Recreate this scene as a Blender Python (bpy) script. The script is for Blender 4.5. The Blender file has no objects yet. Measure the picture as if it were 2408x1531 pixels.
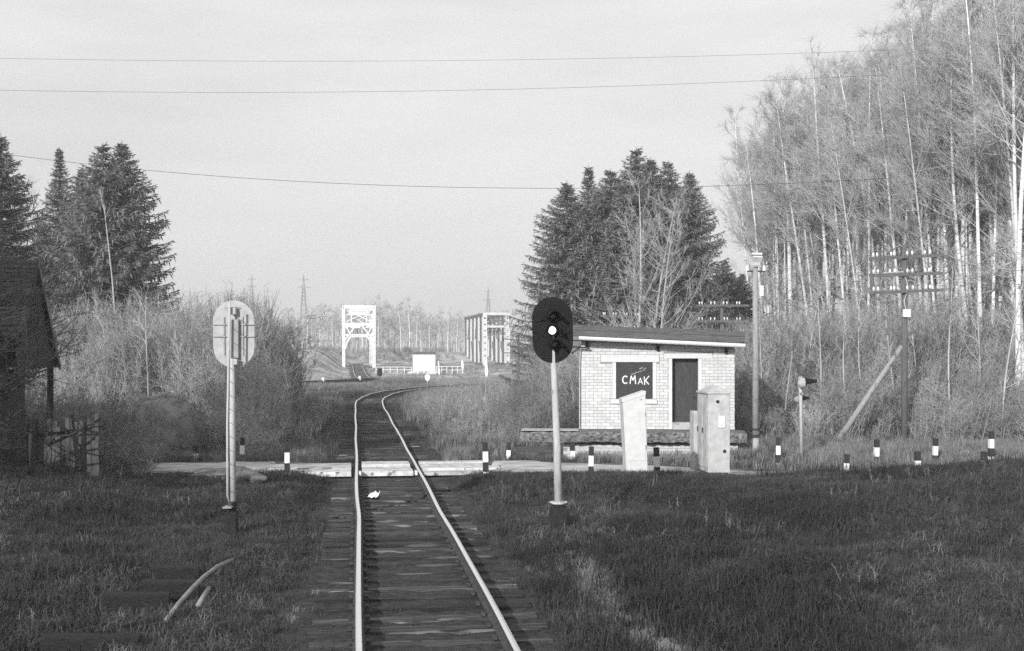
import bpy, bmesh, math, random
import numpy as np
from mathutils import Vector, Matrix, Euler

# ------------------------------------------------------------------ camera, sky, sun, exposure
SC = bpy.context.scene
COL = SC.collection
F = 2900.0            # focal length in picture units (frame is 2408 x 1531 units)
CX, HY, EYE = 1204.0, 830.0, 3.02
cam_d = bpy.data.cameras.new('camera')
cam = bpy.data.objects.new('camera', cam_d)
COL.objects.link(cam)
cam.location = (0, 0, EYE)
cam.rotation_euler = (math.radians(90), 0, 0)
cam_d.sensor_width = 36.0
cam_d.lens = 36.0 * F / 2408.0
cam_d.shift_y = (HY - 765.5) / 2408.0
cam_d.clip_start = 0.1
cam_d.clip_end = 9000
SC.camera = cam

SUN_AZ = math.radians(24)     # degrees left of straight behind the camera
SUN_EL = math.radians(21)
sun_vec = Vector((-math.sin(SUN_AZ) * math.cos(SUN_EL), -math.cos(SUN_AZ) * math.cos(SUN_EL), math.sin(SUN_EL)))
world = bpy.data.worlds.new('World')
SC.world = world
world.use_nodes = True
wn, wl = world.node_tree.nodes, world.node_tree.links
wn.clear()
w_out = wn.new('ShaderNodeOutputWorld')
w_bg = wn.new('ShaderNodeBackground')
w_sky = wn.new('ShaderNodeTexSky')
w_sky.sky_type = 'NISHITA'
w_sky.sun_disc = False
w_sky.sun_elevation = SUN_EL
w_sky.sun_rotation = math.atan2(sun_vec.x, sun_vec.y)
w_sky.air_density = 1.0
w_sky.dust_density = 2.0
w_bw = wn.new('ShaderNodeRGBToBW')       # black-and-white film
wl.new(w_sky.outputs[0], w_bw.inputs[0])
# thin high cloud
w_tc = wn.new('ShaderNodeTexCoord')
w_map = wn.new('ShaderNodeMapping')
w_map.inputs['Scale'].default_value = (1.0, 1.0, 5.0)
w_ns = wn.new('ShaderNodeTexNoise')
w_ns.inputs['Scale'].default_value = 2.2
w_ns.inputs['Detail'].default_value = 6
w_ns.inputs['Roughness'].default_value = 0.55
w_rmp = wn.new('ShaderNodeValToRGB')
w_rmp.color_ramp.elements[0].position = 0.35
w_rmp.color_ramp.elements[1].position = 0.75
w_mix = wn.new('ShaderNodeMix')
w_mix.data_type = 'FLOAT'
wl.new(w_tc.outputs['Generated'], w_map.inputs['Vector'])
wl.new(w_map.outputs[0], w_ns.inputs['Vector'])
wl.new(w_ns.outputs[0], w_rmp.inputs[0])
w_mul = wn.new('ShaderNodeMath')
w_mul.operation = 'MULTIPLY_ADD'
w_mul.inputs[1].default_value = 0.42
w_mul.inputs[2].default_value = 0.42
wl.new(w_rmp.outputs[0], w_mul.inputs[0])
w_sep = wn.new('ShaderNodeSeparateXYZ')
wl.new(w_tc.outputs['Generated'], w_sep.inputs[0])
w_el = wn.new('ShaderNodeMapRange')
w_el.inputs[1].default_value = 0.06; w_el.inputs[2].default_value = 0.32
w_el.inputs[3].default_value = 0.62; w_el.inputs[4].default_value = 1.30
wl.new(w_sep.outputs['Z'], w_el.inputs[0])
w_ml2 = wn.new('ShaderNodeMath'); w_ml2.operation = 'MULTIPLY'; w_ml2.use_clamp = True
wl.new(w_mul.outputs[0], w_ml2.inputs[0]); wl.new(w_el.outputs[0], w_ml2.inputs[1])
wl.new(w_ml2.outputs[0], w_mix.inputs[0])
wl.new(w_bw.outputs[0], w_mix.inputs[2])
w_mix.inputs[3].default_value = 7.4
wl.new(w_mix.outputs[0], w_bg.inputs['Color'])
w_bg.inputs['Strength'].default_value = 0.122
wl.new(w_bg.outputs[0], w_out.inputs['Surface'])

sun_d = bpy.data.lights.new('sun', 'SUN')
sun_d.energy = 4.6
sun_d.angle = math.radians(0.5)
sun_d.color = (1.0, 0.995, 0.985)
sun = bpy.data.objects.new('sun', sun_d)
COL.objects.link(sun)
sun.rotation_euler = sun_vec.to_track_quat('Z', 'Y').to_euler()
SC.view_settings.view_transform = 'Standard'
SC.view_settings.look = 'None'
SC.view_settings.exposure = 0.16
SC.view_settings.gamma = 1.0
SC.view_settings.use_curve_mapping = False
SC.render.engine = 'CYCLES'
SC.cycles.max_bounces = 6
SC.cycles.volume_bounces = 0
SC.cycles.diffuse_bounces = 3
SC.cycles.glossy_bounces = 2
SC.cycles.transparent_max_bounces = 6
SC.cycles.use_denoising = False

rng = np.random.default_rng(7)
random.seed(7)
R = math.radians


# ------------------------------------------------------------------ helpers
def at(px, py, D):
    """World point seen at picture position (px, py) at distance D."""
    return Vector(((px - CX) / F * D, D, EYE - (py - HY) / F * D))


def px_m(D):
    return F / D


def ss(a, b, x):
    t = np.clip((np.asarray(x, float) - a) / (b - a), 0, 1)
    return t * t * (3 - 2 * t)


def tag(o, label=None, cat=None, group=None, kind=None):
    if label: o['label'] = label
    if cat: o['category'] = cat
    if group: o['group'] = group
    if kind: o['kind'] = kind
    return o


def empty(name, loc=(0, 0, 0), rz=0.0):
    o = bpy.data.objects.new(name, None)
    COL.objects.link(o)
    o.location = loc
    o.rotation_euler = (0, 0, rz)
    o.empty_display_size = 0.2
    return o


class MB:
    """collects simple shapes into one mesh"""
    def __init__(self):
        self.v, self.f, self.m = [], [], []

    def box(self, c, s, rot=None, mi=0):
        x, y, z = s[0] / 2, s[1] / 2, s[2] / 2
        P = [Vector(p) for p in ((-x, -y, -z), (x, -y, -z), (x, y, -z), (-x, y, -z), (-x, -y, z), (x, -y, z), (x, y, z), (-x, y, z))]
        if rot is not None:
            M = rot if isinstance(rot, Matrix) else Euler(rot).to_matrix()
            P = [M @ p for p in P]
        self.hexa([p + Vector(c) for p in P], mi)
        return self

    def hexa(self, P, mi=0):
        n = len(self.v)
        self.v += [tuple(p) for p in P]
        for q in ((0, 3, 2, 1), (4, 5, 6, 7), (0, 1, 5, 4), (1, 2, 6, 5), (2, 3, 7, 6), (3, 0, 4, 7)):
            self.f.append(tuple(n + i for i in q))
            self.m.append(mi)
        return self

    def bar(self, a, b, w, h=None, mi=0):
        """a rectangular bar from a to b"""
        h = h or w
        a, b = Vector(a), Vector(b)
        d = b - a
        L = d.length
        if L < 1e-6: return self
        q = d.to_track_quat('Z', 'Y').to_matrix()
        return self.box((a + b) / 2, (w, h, L), q, mi)

    def tube(self, pts, rad, n=8, caps=True, mi=0):
        pts = [Vector(p) for p in pts]
        if not hasattr(rad, '__len__'): rad = [rad] * len(pts)
        base = len(self.v)
        for i, p in enumerate(pts):
            d = (pts[min(i + 1, len(pts) - 1)] - pts[max(i - 1, 0)]).normalized()
            up = Vector((0, 0, 1)) if abs(d.z) < 0.95 else Vector((0, 1, 0))
            a = d.cross(up).normalized()
            b = d.cross(a).normalized()
            for k in range(n):
                t = 2 * math.pi * k / n
                self.v.append(tuple(p + (a * math.cos(t) + b * math.sin(t)) * rad[i]))
        for i in range(len(pts) - 1):
            for k in range(n):
                k2 = (k + 1) % n
                self.f.append((base + i * n + k, base + i * n + k2, base + (i + 1) * n + k2, base + (i + 1) * n + k))
                self.m.append(mi)
        if caps:
            self.f.append(tuple(base + k for k in range(n - 1, -1, -1)))
            self.f.append(tuple(base + (len(pts) - 1) * n + k for k in range(n)))
            self.m += [mi, mi]
        return self

    def prism(self, outline, depth, M=None, mi=0):
        """outline: list of (x, z); extruded along +y by depth"""
        n = len(outline)
        b = len(self.v)
        for y in (0, depth):
            for (x, z) in outline:
                p = Vector((x, y, z))
                if M is not None: p = M @ p
                self.v.append(tuple(p))
        self.f.append(tuple(range(b, b + n)))
        self.f.append(tuple(range(b + 2 * n - 1, b + n - 1, -1)))
        self.m += [mi, mi]
        for i in range(n):
            j = (i + 1) % n
            self.f.append((b + i, b + n + i, b + n + j, b + j))
            self.m.append(mi)
        return self

    def mesh(self, name, mats, smooth=False):
        me = bpy.data.meshes.new(name)
        me.from_pydata(self.v, [], self.f)
        if not isinstance(mats, (list, tuple)): mats = [mats]
        for m in mats: me.materials.append(m)
        if len(mats) > 1: me.polygons.foreach_set('material_index', self.m)
        if smooth: me.polygons.foreach_set('use_smooth', [True] * len(me.polygons))
        bm = bmesh.new(); bm.from_mesh(me)
        bmesh.ops.recalc_face_normals(bm, faces=bm.faces)
        bm.to_mesh(me); bm.free()
        me.update()
        return me

    def build(self, name, mats, parent=None, smooth=False, bevel=0):
        o = bpy.data.objects.new(name, self.mesh(name, mats, smooth))
        COL.objects.link(o)
        if parent is not None: o.parent = parent
        if bevel:
            b = o.modifiers.new('edge', 'BEVEL'); b.width = bevel; b.segments = 2; b.limit_method = 'ANGLE'
        return o


def np_mesh(name, verts, tris, mat, smooth=False, mat_idx=None):
    me = bpy.data.meshes.new(name)
    verts = np.asarray(verts, np.float32); tris = np.asarray(tris, np.int32)
    k = tris.shape[1]
    me.vertices.add(len(verts)); me.vertices.foreach_set('co', verts.ravel())
    me.loops.add(tris.size); me.loops.foreach_set('vertex_index', tris.ravel())
    me.polygons.add(len(tris))
    me.polygons.foreach_set('loop_start', np.arange(0, tris.size, k, dtype=np.int32))
    me.polygons.foreach_set('loop_total', np.full(len(tris), k, np.int32))
    for m in (mat if isinstance(mat, (list, tuple)) else [mat]): me.materials.append(m)
    if mat_idx is not None: me.polygons.foreach_set('material_index', np.asarray(mat_idx, np.int32))
    if smooth: me.polygons.foreach_set('use_smooth', np.ones(len(tris), bool))
    me.update(calc_edges=True)
    return me


def link(name, me, parent=None):
    o = bpy.data.objects.new(name, me)
    COL.objects.link(o)
    if parent is not None: o.parent = parent
    return o


def copy_tree(o, parent=None):
    c = o.copy()
    COL.objects.link(c)
    if parent is not None: c.parent = parent
    for ch in list(o.children): copy_tree(ch, c)
    return c


# ------------------------------------------------------------------ materials (black-and-white film: all grey)


def g(v): return (v, v, v, 1)


def mat(name, lo, hi=None, scale=6.0, rough=0.85, stretch=(1, 1, 1), detail=6, bump=0.0, metallic=0.0, obj_rand=0.0,
        spots=None, coord='Object', translucent=0.0, spec=0.3):
    m = bpy.data.materials.new(name)
    m.use_nodes = True
    n, l = m.node_tree.nodes, m.node_tree.links
    b = n['Principled BSDF']
    b.inputs['Roughness'].default_value = rough
    b.inputs['Metallic'].default_value = metallic
    b.inputs['Specular IOR Level'].default_value = spec
    hi = lo if hi is None else hi
    tc = n.new('ShaderNodeTexCoord'); mp = n.new('ShaderNodeMapping')
    mp.inputs['Scale'].default_value = stretch
    l.new(tc.outputs[coord], mp.inputs['Vector'])
    off = None
    if obj_rand:
        oi0 = n.new('ShaderNodeObjectInfo'); vm = n.new('ShaderNodeVectorMath'); vm.operation = 'SCALE'
        vm.inputs[0].default_value = (37, 53, 71); l.new(oi0.outputs['Random'], vm.inputs['Scale'])
        off = vm.outputs[0]; l.new(off, mp.inputs['Location'])
    nz = n.new('ShaderNodeTexNoise'); nz.inputs['Scale'].default_value = scale; nz.inputs['Detail'].default_value = detail
    nz.inputs['Roughness'].default_value = 0.62
    l.new(mp.outputs[0], nz.inputs['Vector'])
    rp = n.new('ShaderNodeValToRGB')
    rp.color_ramp.elements[0].position = 0.33; rp.color_ramp.elements[0].color = g(lo)
    rp.color_ramp.elements[1].position = 0.67; rp.color_ramp.elements[1].color = g(hi)
    l.new(nz.outputs[0], rp.inputs[0])
    out = rp.outputs[0]
    if spots:
        sc, thr, val, st = spots
        mp2 = n.new('ShaderNodeMapping'); mp2.inputs['Scale'].default_value = st
        l.new(tc.outputs[coord], mp2.inputs['Vector'])
        if off: l.new(off, mp2.inputs['Location'])
        n2 = n.new('ShaderNodeTexNoise'); n2.inputs['Scale'].default_value = sc; n2.inputs['Detail'].default_value = 3
        l.new(mp2.outputs[0], n2.inputs['Vector'])
        r2 = n.new('ShaderNodeValToRGB')
        r2.color_ramp.elements[0].position = thr; r2.color_ramp.elements[0].color = (0, 0, 0, 1)
        r2.color_ramp.elements[1].position = min(thr + 0.07, 1); r2.color_ramp.elements[1].color = (1, 1, 1, 1)
        l.new(n2.outputs[0], r2.inputs[0])
        mx = n.new('ShaderNodeMix'); mx.data_type = 'RGBA'
        l.new(r2.outputs[0], mx.inputs[0]); l.new(out, mx.inputs[6]); mx.inputs[7].default_value = g(val)
        out = mx.outputs[2]
    if obj_rand:
        oi = n.new('ShaderNodeObjectInfo')
        mr = n.new('ShaderNodeMapRange')
        mr.inputs[3].default_value = 1 - obj_rand; mr.inputs[4].default_value = 1 + obj_rand
        l.new(oi.outputs['Random'], mr.inputs[0])
        hs = n.new('ShaderNodeMix'); hs.data_type = 'RGBA'; hs.blend_type = 'MULTIPLY'; hs.inputs[0].default_value = 1
        l.new(out, hs.inputs[6])
        cb = n.new('ShaderNodeCombineColor')
        for i in range(3): l.new(mr.outputs[0], cb.inputs[i])
        l.new(cb.outputs[0], hs.inputs[7])
        out = hs.outputs[2]
    l.new(out, b.inputs['Base Color'])
    if bump:
        bp = n.new('ShaderNodeBump'); bp.inputs['Strength'].default_value = bump; bp.inputs['Distance'].default_value = 0.02
        l.new(nz.outputs[0], bp.inputs['Height']); l.new(bp.outputs[0], b.inputs['Normal'])
    if translucent:
        tr = n.new('ShaderNodeBsdfTranslucent'); l.new(out, tr.inputs['Color'])
        ms = n.new('ShaderNodeMixShader'); ms.inputs[0].default_value = translucent
        l.new(b.outputs[0], ms.inputs[1]); l.new(tr.outputs[0], ms.inputs[2])
        l.new(ms.outputs[0], n['Material Output'].inputs['Surface'])
    return m


M_ground = mat('ground_soil', 0.045, 0.11, 1.3, bump=0.5, coord='Object')
def _dry():
    n, l = M_ground.node_tree.nodes, M_ground.node_tree.links
    b = n['Principled BSDF']; src = b.inputs['Base Color'].links[0].from_socket
    at_ = n.new('ShaderNodeAttribute'); at_.attribute_name = 'dry'
    nz = n.new('ShaderNodeTexNoise'); nz.inputs['Scale'].default_value = .22; nz.inputs['Detail'].default_value = 8
    tc = n.new('ShaderNodeTexCoord'); l.new(tc.outputs['Object'], nz.inputs['Vector'])
    rp = n.new('ShaderNodeValToRGB'); rp.color_ramp.elements[0].position = .36; rp.color_ramp.elements[1].position = .62
    rp.color_ramp.elements[0].color = g(.2); rp.color_ramp.elements[1].color = g(.46)
    l.new(nz.outputs[0], rp.inputs[0])
    mx = n.new('ShaderNodeMix'); mx.data_type = 'RGBA'
    l.new(at_.outputs['Fac'], mx.inputs[0]); l.new(src, mx.inputs[6]); l.new(rp.outputs[0], mx.inputs[7]); l.new(mx.outputs[2], b.inputs['Base Color'])
_dry()
M_ballast = mat('ballast_oily', 0.012, 0.05, 9.0, rough=0.95, bump=1.0)
M_road = mat('road_dust', 0.28, 0.52, 2.0, bump=0.5, spots=(3.0, 0.58, 0.16, (0.25, 1.6, 1)))
M_sleeper = mat('sleeper_wood', 0.012, 0.06, 7.0, stretch=(0.5, 9, 9), rough=0.9, bump=0.6, obj_rand=0.6,
                spots=(2.2, 0.57, 0.16, (0.5, 20, 4)))
M_rail_side = mat('rail_rust', 0.03, 0.07, 12)
M_rail_top = mat('rail_steel', 0.9, 0.96, 20, rough=0.32, metallic=1.0, stretch=(1, 1, 1))
M_conc = mat('concrete', 0.30, 0.46, 5, bump=0.3, spots=(4, 0.62, 0.2, (1, 1, 1)))
M_conc_l = mat('concrete_pale', 0.36, 0.62, 4, bump=0.4, obj_rand=.2, spots=(5, 0.57, 0.14, (0.7, 2.2, 0.5)))
M_conc_d = mat('concrete_mossy', 0.025, 0.24, 9, bump=0.9, stretch=(1, 1, 1.6))
M_black = mat('black_paint', 0.007, 0.012, 8, rough=0.75, spec=0.12)
M_black2 = mat('black_lens', 0.006, 0.006, 8, rough=0.25, spec=0.5)
M_tar = mat('tarred_base', 0.010, 0.022, 8, rough=0.9)
M_mast = mat('mast_paint', 0.34, 0.50, 6, stretch=(3, 3, 0.6), spots=(5, 0.66, 0.2, (3, 3, 1)))
M_alu = mat('aluminium_paint', 0.30, 0.42, 7, rough=0.6, spots=(5, 0.68, 0.22, (1, 1, 1)))
M_alu_d = mat('housing_paint', 0.24, 0.32, 7, rough=0.6)
M_wire = mat('dark_iron', 0.02, 0.04, 8)
M_brick = mat('silicate_brick', 0.47, 0.60, 14, bump=0.25, obj_rand=0.12, spots=(7, 0.69, 0.28, (1, 1, 1)))
M_mortar = mat('mortar', 0.2, 0.3, 20, bump=0.4)
M_plaster = mat('plaster', 0.52, 0.62, 6, bump=0.2, spots=(5, 0.67, 0.34, (1, 1, 1)))
M_fascia = mat('weathered_board', 0.05, 0.13, 5, stretch=(0.5, 6, 9), bump=0.3)
M_felt = mat('roofing_felt', 0.10, 0.2, 6, bump=0.3)
M_gutter = mat('zinc_gutter', 0.68, 0.8, 5, stretch=(0.6, 4, 4), rough=0.6)
M_doorp = mat('door_paint', 0.025, 0.05, 6, stretch=(3, 3, 0.7), rough=0.55, bump=0.1)
M_board = mat('window_board', 0.022, 0.05, 7, stretch=(0.8, 5, 5), rough=0.7, spots=(4, 0.7, 0.12, (0.6, 1, 2)))
M_chalk = mat('white_brush_paint', 0.62, 0.75, 30)
M_smear = mat('faded_brush_paint', 0.16, 0.34, 30)
M_cab = mat('cabinet_paint', 0.50, 0.60, 6, rough=0.6, spots=(9, 0.70, 0.3, (1, 1, 0.6)))
M_cab2 = mat('cabinet_worn_paint', 0.34, 0.50, 5, rough=0.65, bump=0.15, spots=(5, 0.66, 0.22, (1, 1, 0.5)))
M_post_w = mat('white_post_paint', 0.55, 0.75, 9, bump=0.2, spots=(8, 0.68, 0.25, (1, 1, 1)))
M_post_b = mat('black_post_paint', 0.02, 0.035, 9)
M_wood_pole = mat('pole_wood', 0.07, 0.14, 9, stretch=(4, 4, 0.4), bump=0.3)
M_wood_pale = mat('weathered_wood_pole', 0.20, 0.34, 9, stretch=(4, 4, 0.4), bump=0.3, spots=(4, 0.6, 0.13, (1, 1, 0.5)))
M_porc = mat('porcelain', 0.62, 0.62, 3, rough=0.25)
M_rotten = mat('rotten_timber', 0.006, 0.02, 8, stretch=(1, 6, 6), bump=0.5)
M_shed = mat('shed_tarred_wood', 0.012, 0.028, 7, stretch=(6, 6, 0.5), obj_rand=0.3)
M_shed_roof = mat('shed_shingle', 0.022, 0.05, 6, stretch=(2, 2, 5), obj_rand=0.3)
M_fence = mat('fence_wood', 0.045, 0.11, 8, stretch=(5, 5, 0.5), obj_rand=0.35, bump=0.3)
M_barge = mat('barge_board', 0.14, 0.2, 8)
M_white = mat('bridge_paint', 0.62, 0.74, 4, spots=(3, 0.68, 0.5, (1, 1, 1)))
M_col_br = mat('bridge_column_paint', 0.45, 0.62, 1.5, stretch=(1.8, 1.8, .1))
M_grey_br = mat('bridge_grey_paint', 0.05, 0.16, 1.5, stretch=(1.8, 1.8, .1))
M_whitewash = mat('whitewash', 0.82, 0.86, 3)
M_pipe = mat('old_pipe', 0.16, 0.26, 8, bump=0.2)
M_paper = mat('paper', 0.72, 0.8, 20)
M_stone = mat('boulder', 0.08, 0.18, 7, bump=0.5)
M_pylon = mat('galvanised_steel', 0.18, 0.24, 3)
M_field = mat('far_field', 0.35, 0.5, 0.02)
M_ridge = mat('far_ridge', 0.10, 0.16, 0.03)

M_birch = mat('birch_bark', 0.5, 0.72, 3, stretch=(2, 2, 0.5), obj_rand=0.2, spots=(2.2, 0.60, 0.07, (1.5, 1.5, 9)))
M_twig = mat('pale_twigs', 0.30, 0.46, 0.6, obj_rand=0.18)
M_twig_w = mat('bush_twigs', 0.24, 0.40, 0.5, obj_rand=0.3)
M_twig_g = mat('bush_twigs_grey', 0.13, 0.24, 0.5, obj_rand=0.3)
M_twig_d = mat('dark_twigs', 0.03, 0.06, 1)
M_needle = mat('spruce_needles', 0.13, 0.22, 0.8, obj_rand=0.15, rough=0.7, translucent=.2)
M_trunk_d = mat('spruce_bark', 0.05, 0.1, 4)
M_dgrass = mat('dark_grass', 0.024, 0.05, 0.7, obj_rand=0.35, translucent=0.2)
M_grass = mat('green_grass', 0.046, 0.092, 0.7, obj_rand=0.4, translucent=0.25)
M_matted = mat('matted_dead_grass', 0.07, 0.14, 0.7, obj_rand=.35, translucent=.2)
M_straw = mat('dry_grass', 0.17, 0.28, 0.7, obj_rand=0.35, translucent=0.25)
M_straw_l = mat('bleached_grass', 0.20, 0.32, 0.7, obj_rand=0.3, translucent=0.25)
M_lit = bpy.data.materials.new('lit_lens')
M_lit.use_nodes = True
_b = M_lit.node_tree.nodes['Principled BSDF']
_b.inputs['Base Color'].default_value = g(0.8)
_b.inputs['Emission Color'].default_value = g(1.0)
_b.inputs['Emission Strength'].default_value = 3.0


# ------------------------------------------------------------------ terrain
def xc(D):
    """track centre line (straight part)"""
    return 0.862 - 0.1279 * np.asarray(D, float)


def wob(X, Y, a=1.0):
    return a * (0.5 * np.sin(X * 0.9 + 0.6 * Y + 1) + 0.5 * np.sin(0.7 * Y - 1.1 * X + 2) + 0.35 * np.sin(2.3 * X + 1.3 * Y) + 0.3 * np.sin(3.1 * Y - 2.2 * X + 4))


def ground_h(X, D):
    X = np.asarray(X, float); D = np.asarray(D, float)
    s = X - xc(np.minimum(D, 75.0)) - np.where(D > 75, 0, 0)
    a = np.abs(s)
    near = 1 - ss(28.0, 30.8, D)
    roadw = ss(28.5, 30.6, D) * (1 - ss(35.2, 37.5, D))
    mid = ss(35.5, 38, D)
    bed = 1 - ss(1.7, 2.5, a)
    h_near = -0.12 + np.where(s < 0, 0.62 * ss(3.6, 8.5, -s) + 0.3 * ss(8, 13, -s), 0.30 * ss(2.0, 5.5, s))
    h_near = h_near + 0.86 * np.exp(-((X - 10.4) / 2.9) ** 2 - ((D - 22.0) / 4.5) ** 2) + wob(X, D, 0.075) * ss(2.2, 4.0, a)
    h_road = -0.09 - 0.28 * ss(4, 13, a)
    h_mid = -0.28 + 0.5 * ss(4.0, 10, -s) + 0.12 * ss(5, 12, s) + wob(X * 0.6, D * 0.6, 0.06) * ss(2, 3.2, a)
    h = h_near * near + h_road * roadw + h_mid * (1 - near - roadw).clip(0, 1)
    h = h * (1 - bed) + (-0.23) * bed * (1 - ss(70, 80, D)) + h * bed * ss(70, 80, D)
    # beyond: low ground, then the embankment and the far bank
    f1 = ss(66, 105, D)
    h = h * (1 - f1) + f1 * (-0.28)
    f2 = ss(112, 150, D)
    h = h * (1 - f2) + f2 * (-0.75)
    emb = 3.55 * ss(160, 206, D) * ss(-25.0, -33.5, X + 0.09 * (D - 206))
    brz = 1.2 * ss(178, 206, D)
    bank = 4.0 * ss(228, 262, D)
    h = h + np.maximum(np.maximum(emb + 0.75 * ss(160, 206, D) * ss(-25, -33.5, X), brz), bank)
    return h


def gz(X, D): return float(ground_h(X, D))


def on(px, D):
    X = (px - CX) / F * D
    return Vector((X, D, gz(X, D)))


def grid_axis(lo, hi, fine_lo, fine_hi, fine, grow=1.12):
    a = list(np.arange(fine_lo, fine_hi, fine))
    st = fine; v = fine_hi
    while v < hi:
        a.append(v); st *= grow; v += st
    a.append(hi)
    st = fine; v = fine_lo - fine; b = []
    while v > lo:
        b.append(v); st *= grow; v -= st
    b.append(lo)
    return np.array(b[::-1] + a)


xs = grid_axis(-2500, 2500, -26, 26, 0.35)
ys = grid_axis(-60, 4500, 6, 60, 0.35, 1.06)
GX, GY = np.meshgrid(xs, ys)
GZ = ground_h(GX, GY)
nx, ny = len(xs), len(ys)
idx = np.arange(nx * ny).reshape(ny, nx)
quads = np.stack([idx[:-1, :-1], idx[:-1, 1:], idx[1:, 1:], idx[1:, :-1]], -1).reshape(-1, 4)
ground = link('ground', np_mesh('ground', np.stack([GX, GY, GZ], -1).reshape(-1, 3), quads, M_ground, smooth=True))
_a = ground.data.attributes.new('dry', 'FLOAT', 'POINT')
_s = GX - xc(GY)
_sand = np.exp(-((_s - 2.45) / .6) ** 2) * ss(21.5, 16.5, GY) * .30
_a.data.foreach_set('value', (ss(95, 150, GY) * (1 - .5 * ss(400, 900, GY)) + _sand).ravel().astype(np.float32))
tag(ground, kind='structure')


def strip(name, rows, m, kind='structure'):
    """rows: list of lists of points (a surface sheet)"""
    k = len(rows[0])
    v = [tuple(p) for r in rows for p in r]
    f = [(i * k + j, i * k + j + 1, (i + 1) * k + j + 1, (i + 1) * k + j) for i in range(len(rows) - 1) for j in range(k - 1)]
    me = np_mesh(name, v, f, m, smooth=True)
    o = link(name, me)
    if kind: tag(o, kind=kind)
    return o


# dusty road across the line
rows = []
for X in np.arange(-22, 30.01, 0.25):
    s = X - float(xc(33.0))
    e0 = 31.5 + 0.22 * math.sin(X * 1.7) + 0.12 * math.sin(X * 4.1 + 1); e1 = 35.0 + 0.2 * math.sin(X * 1.3 + 2) + 0.1 * math.sin(3.7 * X)
    r = []
    for k in range(13):
        y = e0 + (e1 - e0) * k / 12
        z = gz(X, y) + (0.03 if 0 < k < 12 else -0.05) + 0.012 * math.sin(6 * y) * math.sin(1.1 * X)
        r.append((X, y, z))
    rows.append(r)
road = strip('road', rows, M_road)
# keep the road off the rails: nothing above the rail bed
for v in road.data.vertices:
    s = v.co.x - float(xc(v.co.y))
    if abs(s) < 3.0: v.co.z = -0.21
    elif abs(s) < 4.6: v.co.z = max(v.co.z, -0.05)

# ------------------------------------------------------------------ railway line
ctrl = [(4, None), (12, None), (20, None), (30, None), (40, None), (50, None), (60, None), (68, None), (73, -8.45), (79, -9.1), (86, -9.55), (93, -9.6),
        (100, -9.2), (106, -8.3), (112, -6.8), (118, -4.7), (124, -2.0), (130, 1.2), (136, 4.8)]
cp = np.array([(float(xc(d)) if x is None else x, d) for d, x in ctrl])


def catmull(P, n=10):
    out = []
    for i in range(len(P) - 1):
        p0, p1, p2, p3 = P[max(i - 1, 0)], P[i], P[i + 1], P[min(i + 2, len(P) - 1)]
        for t in np.arange(n) / n:
            out.append(0.5 * ((2 * p1) + (-p0 + p2) * t + (2 * p0 - 5 * p1 + 4 * p2 - p3) * t * t + (-p0 + 3 * p1 - 3 * p2 + p3) * t ** 3))
    out.append(P[-1])
    return np.array(out)


path = catmull(cp, 12)
seg = np.linalg.norm(np.diff(path, axis=0), axis=1)
arc = np.concatenate([[0], np.cumsum(seg)])


def along(sd):
    x = np.interp(sd, arc, path[:, 0]); y = np.interp(sd, arc, path[:, 1])
    e = 0.5
    dx = np.interp(sd + e, arc, path[:, 0]) - np.interp(sd - e, arc, path[:, 0]); dy = np.interp(sd + e, arc, path[:, 1]) - np.interp(sd - e, arc, path[:, 1])
    L = math.hypot(dx, dy)
    return x, y, dx / L, dy / L


def sag(y):      # small irregularities of an old line
    return 0.0 + 0.012 * math.sin(y * 0.35) + 0.008 * math.sin(y * 0.9 + 1)


PROF = [(-0.066, -0.152), (0.066, -0.152), (0.066, -0.142), (0.012, -0.122), (0.009, -0.046), (0.036, -0.034), (0.037, -0.007), (0.030, 0.0), (-0.030, 0.0), (-0.037, -0.007),
        (-0.036, -0.034), (-0.009, -0.046), (-0.012, -0.122), (-0.066, -0.142)]


def rail_mesh(pts, name):
    """pts: (x, y, z, nx, ny) with n the sideways unit vector"""
    v, f, mi = [], [], []
    n = len(PROF)
    for (x, y, z, ax, ay) in pts:
        for (u, w) in PROF: v.append((x + ax * u, y + ay * u, z + w))
    for i in range(len(pts) - 1):
        for k in range(n):
            k2 = (k + 1) % n
            f.append((i * n + k, i * n + k2, (i + 1) * n + k2, (i + 1) * n + k))
            mi.append(1 if k in (6, 7, 8) else 0)
    return np_mesh(name, v, f, [M_rail_side, M_rail_top], mat_idx=mi)


def wiggle(y, side):
    return 0.012 * math.sin(y * 0.42 + side) + 0.018 * math.exp(-((y - 23) / 2.0) ** 2) * side * -1


track = empty('railway_track', (0, 0, 0))
tag(track, 'single railway line with bright rail tops on dark wooden sleepers curving away', 'railway track')
for side in (-1, 1):
    pts = []
    for sd in np.arange(0, arc[-1] - 0.6, 0.5):
        x, y, tx, ty = along(sd)
        o = side * 0.797 + wiggle(y, side)
        pts.append((x + ty * o, y - tx * o, sag(y) + 0.0, ty, -tx))
    link('rail', rail_mesh(pts, 'rail'), track)
sl = MB()
for i in range(1): sl.box((0, 0, -0.09), (2.75, 0.23, 0.18))
sl_protos = []
for k in range(5):
    m = MB()
    hw, hl, hz = 0.12 + 0.012 * random.uniform(-1, 1), 1.37 + 0.03 * random.uniform(-1, 1), 0.16
    m.hexa([(-hl, -hw, -hz), (hl, -hw, -hz), (hl, hw, -hz), (-hl, hw, -hz), (-hl, -hw + .015, random.uniform(-.02, 0)), (hl, -hw + .015, random.uniform(-.02, 0)), (hl, hw - .015, random.uniform(-.02, 0)), (-hl, hw - .015, random.uniform(-.02, 0))])
    sl_protos.append(m.mesh('sleeper', M_sleeper))
fast = MB()
sd = 4.0
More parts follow.
